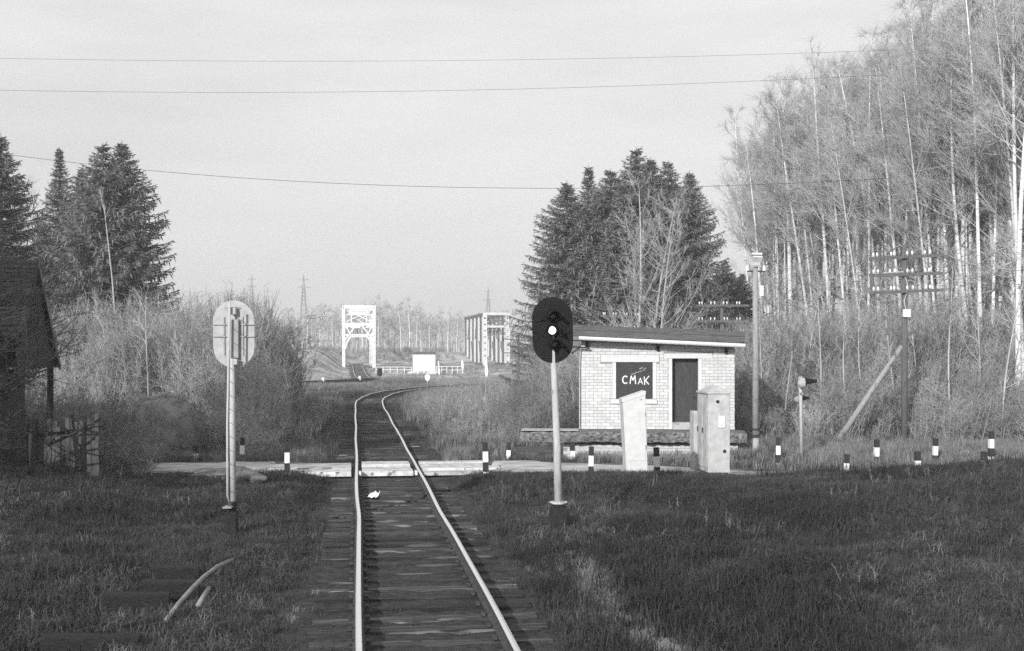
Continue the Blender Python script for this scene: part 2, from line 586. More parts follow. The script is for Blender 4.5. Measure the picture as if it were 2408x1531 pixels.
while sd < arc[-1] - 1:
    x, y, tx, ty = along(sd)
    if not (31.6 < y < 34.8):
        o = link('sleeper', random.choice(sl_protos), track)
        o.location = (x, y, -0.155 + sag(y) - random.uniform(0, 0.012))
        o.rotation_euler = (0, random.uniform(-.006, .006), math.atan2(ty, tx) - math.pi / 2 + random.uniform(-.025, .025))
        if y < 34:
            for side in (-1, 1):
                for q in (-0.10, 0.10):
                    oo = side * 0.797 + q
                    fast.box((x + ty * oo, y - tx * oo, -0.145 + sag(y)), (0.05, 0.12, 0.03), (0, 0, math.atan2(ty, tx) - math.pi / 2))
    sd += 0.64 + random.uniform(-.05, .05)
fo = fast.build('rail_fastenings', M_rail_side, track)
tag(fo, kind='stuff')

# ballast bed (dirty, dark)
rows = []
for sd in np.arange(0, arc[-1] - 0.6, 0.35):
    x, y, tx, ty = along(sd)
    r = []
    for k, o in enumerate(np.linspace(-1.95, 1.95, 27)):
        edge = abs(o) > 1.7
        z = -0.205 + 0.018 * math.sin(9 * o + 3 * y) * math.sin(7 * y + o) + random.uniform(-.012, .012) - (0.16 if abs(o) > 1.9 else 0)
        if 31.3 < y < 35.1: z = -0.19
        r.append((x + ty * o, y - tx * o, z))
    rows.append(r)
bal = strip('ballast_bed', rows, M_ballast)

# crossing deck slabs
deck = empty('crossing_deck', (float(xc(33.2)), 33.2, 0), math.atan2(1, 0.1279 * -1) - math.pi / 2)
tag(deck, 'pale slab deck of the level crossing laid between and beside the rails', 'crossing deck')
for u0, u1 in ((-0.66, 0.66), (-3.15, -0.93), (0.93, 3.15)):
    for q, (v0, v1) in enumerate(((-1.55, -1.02), (-0.95, -0.37), (-0.31, 0.28), (0.35, .86), (0.93, 1.45))):
        m = MB()
        zt = -0.03 + random.uniform(-.04, .03); u0, u1 = u0 + random.uniform(-.04, .04) * (abs(u0) > 1), u1 + random.uniform(-.25, .1) * (abs(u1) > 1)
        m.hexa([(u0, v0, -.14), (u1, v0, -.14), (u1, v1, -.14), (u0, v1, -.14), (u0 + .01, v0 + .01, zt), (u1 - .01, v0 + .01, zt + random.uniform(-.012, .012)), (u1 - .01, v1 - .01, zt), (u0 + .01, v1 - .01, zt + random.uniform(-.012, .012))])
        m.build('slab', M_conc_l, deck)
for u in (-0.71, 0.71):
    for v in (-1.78,):
        m = MB(); m.box((u, v, -0.04), (0.06, 0.30, 0.10)); m.build('guard_rail_end', M_post_w, deck)


# ------------------------------------------------------------------ trackside signals
def stadium(w, h, n=14):
    r = w / 2
    o = []
    for k in range(n + 1):
        t = math.pi * k / n
        o.append((r * math.cos(t), h / 2 - r + r * math.sin(t)))
    for k in range(n + 1):
        t = math.pi + math.pi * k / n
        o.append((r * math.cos(t), -h / 2 + r + r * math.sin(t)))
    return o


S = 21.6 / F      # metres per picture unit at the signals
sig = empty('colour_light_signal', at(1313, 1236, 21.6))
tag(sig, 'black three-lens railway signal with its middle lamp lit on a pale mast', 'railway signal')
zb = sig.location.z
head_c = at(1299.5, 776, 21.55) - sig.location
mt = MB(); mt.tube([(0, 0, 56 * S), (-3 * S, 0, 190 * S), (-11 * S, 0, 385 * S), (-12.5 * S, 0, 470 * S)], [0.074, 0.064, 0.056, 0.05], 16)
mt.build('mast', M_mast, sig, smooth=True)
m = MB(); m.box((0, 0, 0.02), (0.30, 0.30, 0.62)); m.tube([(0, 0, 0.32), (0, 0, 0.40)], 0.12, 12); m.build('foundation', M_tar, sig, bevel=0.02)
m = MB(); m.tube([(0, 0, 0.385), (0, 0, 0.425)], 0.125, 14); m.box((0, 0, 0.413), (0.30, 0.10, 0.02)); m.build('flange', M_mast, sig)
sh = MB(); sh.prism([(x, z) for x, z in stadium(95.5 * S, 155 * S)], 0.012, Matrix.Translation(head_c) @ Matrix.Rotation(R(-1.2), 4, 'Y'))
sh.build('background_shield', M_black, sig)
hb = MB(); hb.box(head_c + Vector((0, 0.14, 0)), (0.24, 0.24, 0.86)); hb.build('lamp_housing', M_black, sig, bevel=0.02)
for (px, py, lit) in ((1300, 744, 0), (1298.5, 777, 1), (1303.5, 810, 0)):
    c = at(px, py, 21.52) - sig.location
    ln = MB()
    rl = 0.066
    ln.tube([c + Vector((0, 0.02, 0)), c + Vector((0, -0.012, 0)), c + Vector((0, -0.026, 0))], [rl, rl, rl * 0.55], 20)
    lens = ln.build('lens', M_lit if lit else M_black2, sig, smooth=False)
    # rim ring and long hood (open below)
    rg = MB()
    rg.tube([c + Vector((0, 0.03, 0)), c + Vector((0, -0.02, 0))], 0.098, 24, caps=False)
    rg.tube([c + Vector((0, 0.03, 0)), c + Vector((0, -0.02, 0))], 0.080, 24, caps=False)
    n = 18; rr = 0.118
    b0 = len(rg.v)
    for yy, k_ in ((0.02, 1.0), (-0.30, 0.92)):
        for q in range(n + 1):
            t = R(-18) + R(216) * q / n
            rg.v.append(tuple(c + Vector((rr * k_ * math.cos(t) + (0.035 if yy < 0 else 0.012), yy, rr * k_ * math.sin(t) - (0.02 if yy < 0 else 0)))))
    for q in range(n):
        rg.f.append((b0 + q, b0 + q + 1, b0 + n + 2 + q, b0 + n + 1 + q)); rg.m.append(0)
    hood = rg.build('hood', M_black, sig, smooth=True)
    so = hood.modifiers.new('th', 'SOLIDIFY'); so.thickness = 0.006
for a, b in (((-0.33, 0, 0.13), (-0.1, -0.05, 0.2)), ((0.33, 0, 0.13), (0.12, -0.05, 0.2)), ((-0.33, 0, -0.02), (-0.1, -0.05, -0.12)), ((0.33, 0, -0.02), (0.12, -0.05, -0.12))):
    m = MB(); m.bar(head_c + Vector(a) + Vector((0, -.006, 0)), head_c + Vector(b) + Vector((0, 0.0, 0)), 0.014); m.build('stay', M_black, sig)

sig2 = empty('colour_light_signal', at(545, 1250, 21.0))
tag(sig2, 'railway signal seen from the back, pale oval shield on a mast with a ladder', 'railway signal')
S2 = 21.0 / F


def rel2(px, py, dy=0.0): return at(px, py, 21.0) - sig2.location + Vector((0, dy, 0))


m = MB(); m.tube([rel2(547.5, 1200), rel2(546, 1000), rel2(545, 843)], [0.062, 0.054, 0.048], 14); m.build('mast', M_mast, sig2, smooth=True)
m = MB(); m.tube([rel2(546, 1212), rel2(547, 1178)], [0.075, 0.07], 12); m.box(rel2(544, 1228), (0.20, 0.2, 0.36)); m.build('foundation', M_tar, sig2, bevel=0.015)
m = MB(); m.prism(stadium(97.5 * S2, 159 * S2), 0.012, Matrix.Translation(rel2(545.5, 785, 0.13)) @ Matrix.Rotation(R(-0.8), 4, 'Y')); m.build('background_shield', M_alu, sig2)
m = MB(); m.box(rel2(550, 797, 0.085), (19 * S2, 0.08, 92 * S2)); m.build('lamp_housing', M_alu_d, sig2, bevel=0.015)
m = MB(); m.box(rel2(551, 851, 0.02), (15 * S2, 0.1, 14 * S2)); m.box(rel2(548, 732, 0.06), (12 * S2, 0.1, 16 * S2)); m.build('cable_box', M_alu, sig2, bevel=0.01)
for py in (763, 791.5):
    for x0, x1 in ((497, 528), (561, 594)):
        m = MB(); m.bar(rel2(x0, py, 0.115), rel2(x1, py, 0.105), 0.016); m.build('bracket', M_alu_d, sig2)
for xx in (523, 567):
    m = MB(); m.bar(rel2(xx, 745, 0.115), rel2(xx + 1, 835, 0.115), 0.02); m.build('stiffener', M_alu_d, sig2)
lad = MB()
def rel3(px, py, yy): return at(px, py, 21.0 + yy) - sig2.location
for yy in (-0.04, -0.32):
    lad.tube([rel3(540, 712, yy), rel3(534.5, 1000, yy - 0.02), rel3(535, 1165, yy - 0.06), rel3(543, 1192, yy * 0.2)], 0.02, 8)
ld = lad.build('ladder', M_mast, sig2, smooth=True)
for i in range(14):
    py = 735 + i * 32
    m = MB(); m.tube([rel3(540 - (py - 712) / 55, py, -0.04), rel3(540 - (py - 712) / 55, py, -0.33)], 0.005, 6); m.build('rung', M_mast, ld)
m = MB(); m.box(rel2(541, 1190, -0.1), (0.15, 0.3, 0.02)); m.bar(rel2(530, 724, -0.05), rel2(560, 723, 0.1), 0.014); m.build('ladder_bracket', M_alu_d, sig2)

# ------------------------------------------------------------------ brick hut
HD = 39.2
HYAW = R(-4.0)
hut_o = at(1367, 1009, HD)
hut = empty('brick_hut', hut_o, HYAW)
tag(hut, 'pale brick hut with a dark door and a boarded window painted with white letters', 'hut')
K = HD / F


def hu(px): return (px - 1367) * K * 1.006
def hz_(py): return (1009 - py) * K


W, DEP, H = hu(1722), 3.6, 2.80
T = 0.12
win = (hu(1448), hu(1533), hz_(938), hz_(852))
door = (hu(1578), hu(1638), hz_(992), hz_(843))
lint_w = (hu(1412), hu(1548), hz_(851.5), hz_(834))
lint_d = (hu(1558), hu(1671), hz_(843), hz_(831))
sill = (hu(1435), hu(1543), hz_(949), hz_(938.5))
jl = 0.115
sur_w = (win[0] - jl, win[1] + jl)
sur_d = (door[0] - jl, door[1] + jl)


def top_at(u): return H - 0.042 * u     # roof falls towards the far right corner


# core walls (mortar), built as butted boxes around the openings
core = MB()
def core_box(u0, u1, z0, z1, y0=0.012, y1=0.38): core.hexa([(u0, y0, z0), (u1, y0, z0), (u1, y1, z0), (u0, y1, z0), (u0, y0, z1), (u1, y0, z1), (u1, y1, z1), (u0, y1, z1)])
core_box(0, win[0], 0, 2.58); core_box(win[1], door[0], 0, 2.58); core_box(door[1], W, 0, 2.58)
core_box(win[0], win[1], 0, win[2]); core_box(win[0], win[1], win[3], 2.58)
core_box(door[0], door[1], 0, door[2]); core_box(door[0], door[1], door[3], 2.58)
core.hexa([(0, .012, 2.582), (W, .012, 2.582), (W, .25, 2.582), (0, .25, 2.582), (0, .012, top_at(0)), (W, .012, top_at(W)), (W, .25, top_at(W)), (0, .25, top_at(0))])
for u0, u1 in ((0.012, 0.25), (W - 0.25, W - 0.012)):
    core.hexa([(u0, .252, 0), (u1, .252, 0), (u1, DEP, 0), (u0, DEP, 0), (u0, .252, top_at(u0)), (u1, .252, top_at(u1)), (u1, DEP, top_at(u1)), (u0, DEP, top_at(u0))])
core.hexa([(.252, DEP - .25, 0), (W - .252, DEP - .25, 0), (W - .252, DEP, 0), (.252, DEP, 0), (.252, DEP - .25, top_at(0.25)), (W - .252, DEP - .25, top_at(W)), (W - .252, DEP, top_at(W)), (.252, DEP, top_at(.25))])
wall = core.build('wall', M_mortar, hut)
# bricks
CH, BL, GAP = 0.0985, 0.25, 0.0105
brick_me = MB(); brick_me.box((0.5, 0.5, 0.5), (1, 1, 1)); brick_me = brick_me.mesh('brick', M_brick)
rest = MB()
cand = []
blocks = [(sur_w[0], sur_w[1], win[2] - 0.01, win[3] + .01), (sur_d[0], sur_d[1], -0.1, door[3] + .01), (lint_w[0], lint_w[1], lint_w[2], lint_w[3]), (lint_d[0], lint_d[1], lint_d[2], lint_d[3]), (sill[0], sill[1], sill[2], sill[3])]
row = 0
z = 0.006
while z + CH * 0.8 < H:
    z1 = z + CH - GAP
    u = 0.0
    first = True
    header = (row % 6 == 4)
    off = (0.0 if row % 2 == 0 else BL / 2)
    u = -off
    while u < W:
        ln_ = (0.12 if header else BL)
        a, b = max(u, 0), min(u + ln_, W)
        spans = [(a, b)]
        for (b0, b1, c0, c1) in blocks:
            if c0 < z1 - 0.02 and c1 > z + 0.02:
                ns = []
                for (p, q) in spans:
                    if q <= b0 or p >= b1: ns.append((p, q)); continue
                    if p < b0: ns.append((p, b0 - 0.006))
                    if q > b1: ns.append((b1 + 0.006, q))
                spans = ns
        for (p, q) in spans:
            zt = min(z1, top_at(q) - 0.004)
            if q - p > 0.035 and zt - z > 0.03: cand.append((p, q, z, zt))
        u += ln_ + GAP
    row += 1
    z += CH


def hidden(c):
    p, q, z0, z1 = c
    um = (p + q) / 2
    if z1 > top_at(um) - 0.16: return 1
    if hu(1462) < um < hu(1520) and z1 < hz_(925): return 1
    if um > hu(1622) and z1 < hz_(915): return 1
    return 0


cand.sort(key=lambda c: (hidden(c), -(c[1] - c[0]) * (c[3] - c[2])))
for i, (p, q, z0, z1) in enumerate(cand):
    y0 = random.uniform(-0.003, 0.004)
    if i < 298:
        o = link('brick', brick_me, hut)
        o.location = (p, y0, z0); o.scale = (q - p, 0.06, z1 - z0)
    else:
        rest.hexa([(p, y0, z0), (q, y0, z0), (q, .06, z0), (p, .06, z0), (p, y0, z1), (q, y0, z1), (q, .06, z1), (p, .06, z1)])
# side walls and the plinth below the platform
z = 0.006
rowi = 0
while z + CH * 0.8 < H:
    for side, x0 in ((0, 0.0), (1, W)):
        v = 0.13 * (rowi % 2) + 0.06
        zt = min(z + CH - GAP, top_at(x0) - .004)
        while v < DEP and zt - z > 0.03:
            v1 = min(v + BL, DEP)
            xa, xb = (0.0, 0.05) if side == 0 else (W - 0.05, W)
            rest.hexa([(xa, v, z), (xb, v, z), (xb, v1, z), (xa, v1, z), (xa, v, zt), (xb, v, zt), (xb, v1, zt), (xa, v1, zt)])
            v += BL + GAP
    z += CH; rowi += 1
# plinth
pl_top = hz_(1040); pl_bot = -1.15
core2 = MB(); core2.hexa([(-0.55, -0.72, pl_bot), (W + 0.02, -0.72, pl_bot), (W + .02, DEP, pl_bot), (-0.55, DEP, pl_bot), (-.55, -.72, pl_top), (W + .02, -.72, pl_top), (W + .02, DEP, pl_top), (-.55, DEP, pl_top)])
core2.build('plinth', M_mortar, hut)
z = pl_bot + 0.02; rowi = 0
while z + CH < pl_top:
    u = -0.55 + (BL / 2 if rowi % 2 else 0)
    while u < W:
        u1 = min(u + BL, W + .02)
        rest.hexa([(u, -.731, z), (u1, -.731, z), (u1, -.69, z), (u, -.69, z), (u, -.731, z + CH - GAP), (u1, -.731, z + CH - GAP), (u1, -.69, z + CH - GAP), (u, -.69, z + CH - GAP)])
        u += BL + GAP
    z += CH; rowi += 1
rb = rest.build('brickwork', M_brick, hut); tag(rb, kind='stuff')
# platform slab with a broken, mossy edge
pf = MB()
pu0, pu1 = hu(1228), hu(1741)
pz1, pz0 = -0.012, hz_(1034)
n = 60
bm_rows = []
for i in range(n + 1):
    u = pu0 + (pu1 - pu0) * i / n
    e = -1.12 + 0.05 * math.sin(3 * u) + random.uniform(-.035, .035)
    bm_rows.append([(u, e + .03, pz0 + random.uniform(-.02, .03)), (u, e, (pz0 + pz1) / 2 + random.uniform(-.03, .03)), (u, e + 0.03 + random.uniform(0, .05), pz1 - random.uniform(0.0, .05)), (u, -0.5, pz1), (u, -0.004, pz1), (u, -0.004, pz0), (u, -.6, pz0 - .005)])
b0 = 0
k = 7
for r in bm_rows: pf.v += r
for i in range(n):
    for j in range(k):
        j2 = (j + 1) % k
        pf.f.append((i * k + j, i * k + j2, (i + 1) * k + j2, (i + 1) * k + j)); pf.m.append(0)
pf.f += [tuple(range(k)), tuple(n * k + q for q in range(k - 1, -1, -1))]; pf.m += [0, 0]
pf.build('platform', M_conc_d, hut)
m = MB(); m.box(((pu0 + -0.05) / 2, -0.5, 0.012), (abs(pu0) - .1, 0.9, 0.02)); m.build('platform_plate', M_conc, hut)


def slab_part(name, q, y0, y1, m_, par=None):
    b = MB(); b.hexa([(q[0], y0, q[2]), (q[1], y0, q[2]), (q[1], y1, q[2]), (q[0], y1, q[2]), (q[0], y0, q[3]), (q[1], y0, q[3]), (q[1], y1, q[3]), (q[0], y1, q[3])])
    return b.build(name, m_, par or hut)


slab_part('lintel', (lint_w[0] + .006, lint_w[1] - .006, lint_w[2] + .004, lint_w[3] - .006), -0.006, 0.05, M_plaster)
slab_part('lintel', (lint_d[0] + .006, lint_d[1] - .006, lint_d[2] + .004, lint_d[3] - .006), -0.008, 0.05, M_plaster)
slab_part('sill', sill, -0.055, 0.05, M_plaster)
for (x0, x1) in ((sur_w[0], win[0] - .002), (win[1] + .002, sur_w[1])):
    slab_part('jamb', (x0, x1, win[2] + .012, win[3] - .002), -0.010, 0.05, M_plaster)
for (x0, x1) in ((sur_d[0], door[0] - .002), (door[1] + .002, sur_d[1])):
    slab_part('jamb', (x0, x1, 0.004, door[3] - .002), -0.012, 0.05, M_plaster)
slab_part('threshold', (sur_d[0] + .12, sur_d[1] - .12, 0.004, door[2] - .004), -0.10, 0.05, M_conc)
bd = slab_part('window_board', (win[0] + .004, win[1] - .004, win[2] + .004, win[3] - .004), 0.055, 0.085, M_board)
dr = slab_part('door', (door[0] + .004, door[1] - .004, door[2] + .006, door[3] - .004), 0.315, 0.35, M_doorp)
m = MB(); m.box((door[1] - .1, .300, 1.0), (.03, .03, .12)); m.build('handle', M_wire, dr)
for (z0, z1) in ((0.4, 1.0), (1.12, 1.9)):
    slab_part('door_panel', (door[0] + .12, door[1] - .12, z0, z1), 0.303, 0.314, M_doorp, dr)
# hand-painted letters on the board
def stroke(pp, w, par, m_, y=0.050, name='letter'):
    b = MB()
    return b, pp
def letters(name, strokes, w, m_):
    b = MB()
    for pts in strokes:
        pts = [(hu(1367 + 0) + 0, 0)] if False else [((p[0] - 1367) * K * 1.006, hz_(p[1])) for p in pts]
        for i in range(len(pts) - 1):
            (x0, z0), (x1, z1) = pts[i], pts[i + 1]
            d = Vector((x1 - x0, 0, z1 - z0)); L = d.length
            nrm = Vector((-d.z, 0, d.x)) / L * w / 2
            e = d / L * w * 0.35
            A, B_ = Vector((x0, 0, z0)) - e, Vector((x1, 0, z1)) + e
            wv = random.uniform(0.8, 1.2)
            y0 = 0.0505 + 0.0009 * random.random()
            q = [A - nrm * wv, B_ - nrm, B_ + nrm, A + nrm * wv]
            b.hexa([(p.x, y0, p.z) for p in q] + [(p.x, 0.0545, p.z) for p in q])
    return b.build(name, m_, hut)
arcC = [(1469.5 + 6.2 * math.cos(t) * 1.0 + 0, 893 - 8.6 * math.sin(t)) for t in np.linspace(R(52), R(308), 12)]
letters('letter', [arcC], 0.036, M_chalk)
letters('letter', [[(1480.5, 902), (1483, 884.5)], [(1483, 884.5), (1487.5, 894)], [(1487.5, 894), (1492, 883.5)], [(1492, 883.5), (1493.5, 902)]], 0.034, M_chalk)
letters('letter', [[(1499.5, 903), (1504.5, 889)], [(1504.5, 889), (1509.5, 903)], [(1502.2, 898.5), (1507.5, 898.5)]], 0.026, M_chalk)
letters('letter', [[(1513.5, 886), (1514.5, 904)], [(1524.5, 884.5), (1514.5, 896)], [(1516, 894.5), (1523.5, 903)]], 0.034, M_chalk)
letters('paint_smear', [[(1484, 880.5), (1496, 876)], [(1496, 876), (1508, 872)], [(1503, 867.5), (1510, 864.5)], [(1511, 871), (1517, 865)]], 0.03, M_smear)
# roof, fascia boards, gutter
OV = 0.42
u0r, u1r = -0.42, W + 0.27
def rz_at(u): return top_at(u) + 0.0
def roof_hexa(b, y0, y1, za, zb):
    b.hexa([(u0r, y0, rz_at(u0r) + za), (u1r, y0, rz_at(u1r) + za), (u1r, y1, rz_at(u1r) + za), (u0r, y1, rz_at(u0r) + za), (u0r, y0, rz_at(u0r) + zb), (u1r, y0, rz_at(u1r) + zb), (u1r, y1, rz_at(u1r) + zb), (u0r, y1, rz_at(u0r) + zb)])
m = MB(); roof_hexa(m, -OV, DEP + .3, 0.02, 0.12); m.build('roof', M_felt, hut)
for (za, zb, y) in ((0.155, 0.335, -OV - .030), (0.345, 0.50, -OV - .022)):
    m = MB(); roof_hexa(m, y - 0.022, y, za, zb); m.build('fascia_board', M_fascia, hut)
m = MB(); roof_hexa(m, -OV - .01, DEP + .3, 0.122, 0.49); m.build('roof_deck', M_felt, hut)
gm = MB()
gu0, gu1 = hu(1362), W + 0.26
nn = 10
for (u, zz) in ((gu0, 0.10), (gu1, 0.075)):
    for r_ in (0.106,):
        for q in range(nn + 1):
            t = math.pi + math.pi * q / nn
            gm.v.append((u, -OV - .115 + r_ * math.cos(t), rz_at(u) + zz + 0.04 + r_ * math.sin(t) * 1.15))
for q in range(nn):
    gm.f.append((q, q + 1, nn + 2 + q, nn + 1 + q)); gm.m.append(0)
gm.f += [tuple(range(nn + 1)), tuple(nn + 1 + q for q in range(nn, -1, -1))]; gm.m += [0, 0]
go = gm.build('gutter', M_gutter, hut)
so = go.modifiers.new('th', 'SOLIDIFY'); so.thickness = 0.004
for px in (1384, 1551, 1711):
    u = hu(px) * 0.985
    m = MB()
    zt = rz_at(u) - 0.005
    m.prism([(-0.40, zt), (0.0, zt), (0.0, zt - 0.17), (-0.10, zt - 0.20), (-0.12, zt - .1)], 0.10, Matrix.Translation((u, 0, 0)) @ Matrix.Rotation(R(90), 4, 'Z'))
    m.build('rafter_end', M_black, hut)
m = MB(); m.bar((-0.36, -0.2, 2.62), (0.25, -0.2, 2.58), 0.05); m.bar((-0.3, -.2, 2.4), (-0.02, -.2, 2.62), 0.05); m.build('eave_bracket', M_wire, hut)
m = MB(); m.tube([(-0.05, -.05, 0), (-0.05, -.05, 1.9), (-0.03, -.08, 2.5)], 0.022, 8); m.build('downpipe', M_conc, hut)

# ------------------------------------------------------------------ relay cabinets beside the hut
c1 = empty('relay_cabinet', on(1499, 29.4))
c1.location.z = at(1499, 1096, 29.4).z
tag(c1, 'narrow pale metal cabinet with a slanting lid standing in grass before the window', 'cabinet')
k1 = 29.4 / F
m = MB()
hL, hR, w1, d1 = (1096 - 940) * k1, (1096 - 921) * k1, 50 * k1, 0.55
sh_ = -10 * k1
m.hexa([(-w1 / 2, 0, -.3), (w1 / 2, 0, -.3), (w1 / 2, d1, -.3), (-w1 / 2, d1, -.3), (-w1 / 2 + sh_, 0, hL), (w1 / 2 + sh_ * .6, 0, hR), (w1 / 2 + sh_ * .6, d1, hR), (-w1 / 2 + sh_, d1, hL)])
m.build('body', M_cab, c1, bevel=0.012)
m = MB()
e = .009
m.hexa([(-w1 / 2 + sh_ - e, -e, hL - .075), (w1 / 2 + sh_ * .6 + e, -e, hR - .075), (w1 / 2 + sh_ * .6 + e, d1 + e, hR - .075), (-w1 / 2 + sh_ - e, d1 + e, hL - .075), (-w1 / 2 + sh_ - e, -e, hL + .02), (w1 / 2 + sh_ * .6 + e, -e, hR + .02), (w1 / 2 + sh_ * .6 + e, d1 + e, hR + .02), (-w1 / 2 + sh_ - e, d1 + e, hL + .02)])
m.build('lid', M_cab, c1, bevel=0.008)
m = MB(); m.tube([(.09, -.012, hR - .19), (.09, .01, hR - .19)], .014, 10); m.build('lock', M_wire, c1)
m = MB(); m.box((-.005, -.004, hL * .48), (w1 * .80, .012, hL * .80)); m.build('door', M_cab, c1, bevel=.004)
for zz in (.25, .75): 
    m = MB(); m.tube([(w1 / 2 - .05 - .02 * zz, -.016, hL * zz), (w1 / 2 - .05 - .02 * zz, -.016, hL * zz + .1)], .012, 6); m.build('hinge', M_alu_d, c1)
c1.rotation_euler = (0, 0, R(3.5))

c2 = empty('relay_cabinet', on(1691, 28.3), R(4.5))
c2.location.z = at(1691, 1112, 28.3).z
tag(c2, 'large worn pale metal cabinet with side doors and a white plate before the hut door', 'cabinet')
k2 = 28.3 / F
w2, h2, d2 = 52 * k2, 196 * k2, 1.05
m = MB(); m.box((0, d2 / 2, h2 / 2 - .05), (w2, d2, h2 - .1)); m.build('body', M_cab2, c2, bevel=.012)
m = MB()
m.hexa([(-w2 / 2 - .03, -.03, h2 - .1), (w2 / 2 + .02, -.03, h2 - .1), (w2 / 2 + .02, d2 + .03, h2 - .1), (-w2 / 2 - .03, d2 + .03, h2 - .1), (-w2 / 2 - .03, -.03, h2 - .055), (w2 / 2 + .02, -.03, h2 - .055), (w2 / 2 + .02, d2 + .03, h2 - .055), (-w2 / 2 - .03, d2 + .03, h2 - .055)])
m.hexa([(-w2 / 2, 0, h2 - .054), (w2 / 2, 0, h2 - .054), (w2 / 2, d2, h2 - .054), (-w2 / 2, d2, h2 - .054), (-.1, .2, h2 + .05), (.1, .2, h2 + .05), (.1, d2 - .2, h2 + .05), (-.1, d2 - .2, h2 + .05)])
m.build('lid', M_cab2, c2, bevel=.006)
for (v0, v1) in ((.05, .48), (.53, .98)):
    m = MB(); m.box((-w2 / 2 - .012, (v0 + v1) / 2, h2 / 2 - .03), (.02, v1 - v0, h2 - .28)); dd = m.build('door', M_cab2, c2, bevel=.006)
    m = MB(); m.box((-w2 / 2 - .035, v1 - .06, h2 / 2), (.02, .03, .12)); m.build('handle', M_wire, dd)
m = MB(); m.box((.055, -.012, h2 - .74), (.155, .02, .27)); m.build('plate', M_post_w, c2, bevel=.004)
for (x, z) in ((-.03, h2 - .28), (.13, h2 - 1.42)):
    m = MB(); m.tube([(x, -.03, z), (x, .01, z)], [.025, .05], 10); m.build('bolt', M_wire, c2)
m = MB(); m.box((-w2 / 2 + .12, d2 + .27, .66), (w2 * .8, .42, 1.40)); m.build('side_box', M_cab2, c2, bevel=.012)
m = MB()
for i in range(16):
    m.box((random.uniform(-.35, .3), random.uniform(-.1, 1.2), -.12 + random.uniform(-.06, .04)), (random.uniform(.1, .3), random.uniform(.1, .3), random.uniform(.1, .25)), (random.uniform(-.3, .3), random.uniform(-.3, .3), random.random() * 3))
m.box((0, d2 / 2, -.2), (w2 + .1, d2 + .1, .3))
fb = m.build('footing', M_conc_d, c2); 

# ------------------------------------------------------------------ road marker posts
POST_H = 0.98
def make_post(name):
    t = empty(name)
    z = 0.0
    for i, (h0, h1, mm) in enumerate(((-.35, .24, M_post_w), (.24, .48, M_post_b), (.48, .75, M_post_w), (.75, POST_H, M_post_b))):
        m = MB(); w_ = .14 - .004 * i
        m.hexa([(-w_ / 2, -w_ / 2, h0), (w_ / 2, -w_ / 2, h0), (w_ / 2, w_ / 2, h0), (-w_ / 2, w_ / 2, h0), (-w_ / 2 + .002, -w_ / 2 + .002, h1), (w_ / 2 - .002, -w_ / 2 + .002, h1), (w_ / 2 - .002, w_ / 2 - .002, h1), (-w_ / 2 + .002, w_ / 2 - .002, h1)])
        m.build('band', mm, t, bevel=.006)
    return t
p0 = make_post('marker_post')
posts = [(675, 1042, 31.0, 'striped black and white post just before the road, nearest to the ladder mast'),
         (1143, 1040, 31.0, 'striped black and white post beside the rails, between track and lit signal'),
         (1389, 1050, 31.0, 'striped black and white post before the platform, between lit signal and narrow cabinet'),
         (1547, 1052, 31.0, 'striped post half sunk in grass between the two metal cabinets'),
         (1988, 1068, 31.2, 'short striped post in the grass below the foot of the slanting brace'),
         (2160, 1061, 31.2, 'short striped post in grass, near the foot of the telegraph pole'),
         (2313, 1062, 31.2, 'mostly buried dark-topped post beside the tallest bright post by the mound'),
         (1193, 1040, 35.9, 'post with a white band beyond the road, at the end of the hut platform'),
         (1347, 1041, 35.9, 'post with a white band against the platform, just past the lit signal mast'),
         (1830, 1029, 35.9, 'white banded post between the lamp pole and the crossing light'),
         (2060, 1033, 35.9, 'white banded post beyond the road, between slanting brace and telegraph pole'),
         (2197, 1030, 35.9, 'white banded post beyond the road, just past the telegraph pole'),
         (2330, 1014, 35.9, 'tallest bright banded post beside the road where the dark mound begins'),
         (462, 1048, 35.9, 'white banded post beyond the road, between the fence and the ladder mast'),
         (568, 1029, 35.9, 'white banded post beyond the road, just past the ladder mast')]
for i, (px, py, D, lab) in enumerate(posts):
    o = p0 if i == 0 else copy_tree(p0)
    p = at(px, py, D)
    o.location = (p.x, D, p.z - POST_H)
    o.rotation_euler = (R(random.uniform(-3, 3)), R(random.uniform(-3, 3)), R(random.uniform(-12, 12)))
    tag(o, lab, 'marker post', 'striped marker posts along the road')

# ------------------------------------------------------------------ lamp pole, crossing light, telegraph poles
LD = 38.0
lp = empty('lamp_pole', on(1777, LD)); lp.location.z = at(1777, 1074, LD).z
tag(lp, 'tall pale pole carrying a floodlight box beside the brick hut', 'lamp pole')
def rl(px, py, dy=0): return at(px, py, LD) - lp.location + Vector((0, dy, 0))
m = MB(); m.tube([rl(1777, 1030), rl(1777, 800), rl(1776, 628)], [.105, .092, .082], 14); m.build('pole', M_wood_pale, lp, smooth=True)
m = MB(); m.tube([rl(1777, 1085), rl(1777.5, 1015)], [.10, .10], 10); m.build('footing', M_conc, lp)
m = MB(); m.tube([rl(1777, 1028), rl(1777, 1022)], [.125, .125], 10); m.tube([rl(1777, 1012), rl(1777, 1007)], [.118, .118], 10); m.build('wire_binding', M_wire, lp)
m = MB(); cc = rl(1779, 615, -.12)
M_ = Matrix.Translation(cc) @ Euler((R(12), R(4), R(-8))).to_matrix().to_4x4()
m.hexa([M_ @ Vector(p) for p in ((-.14, .1, -.17), (.14, .1, -.17), (.10, .25, -.12), (-.10, .25, -.12), (-.16, -.14, .16), (.16, -.14, .16), (.12, .22, .18), (-.12, .22, .18))])
fl = m.build('floodlight', M_post_w, lp, bevel=.02)
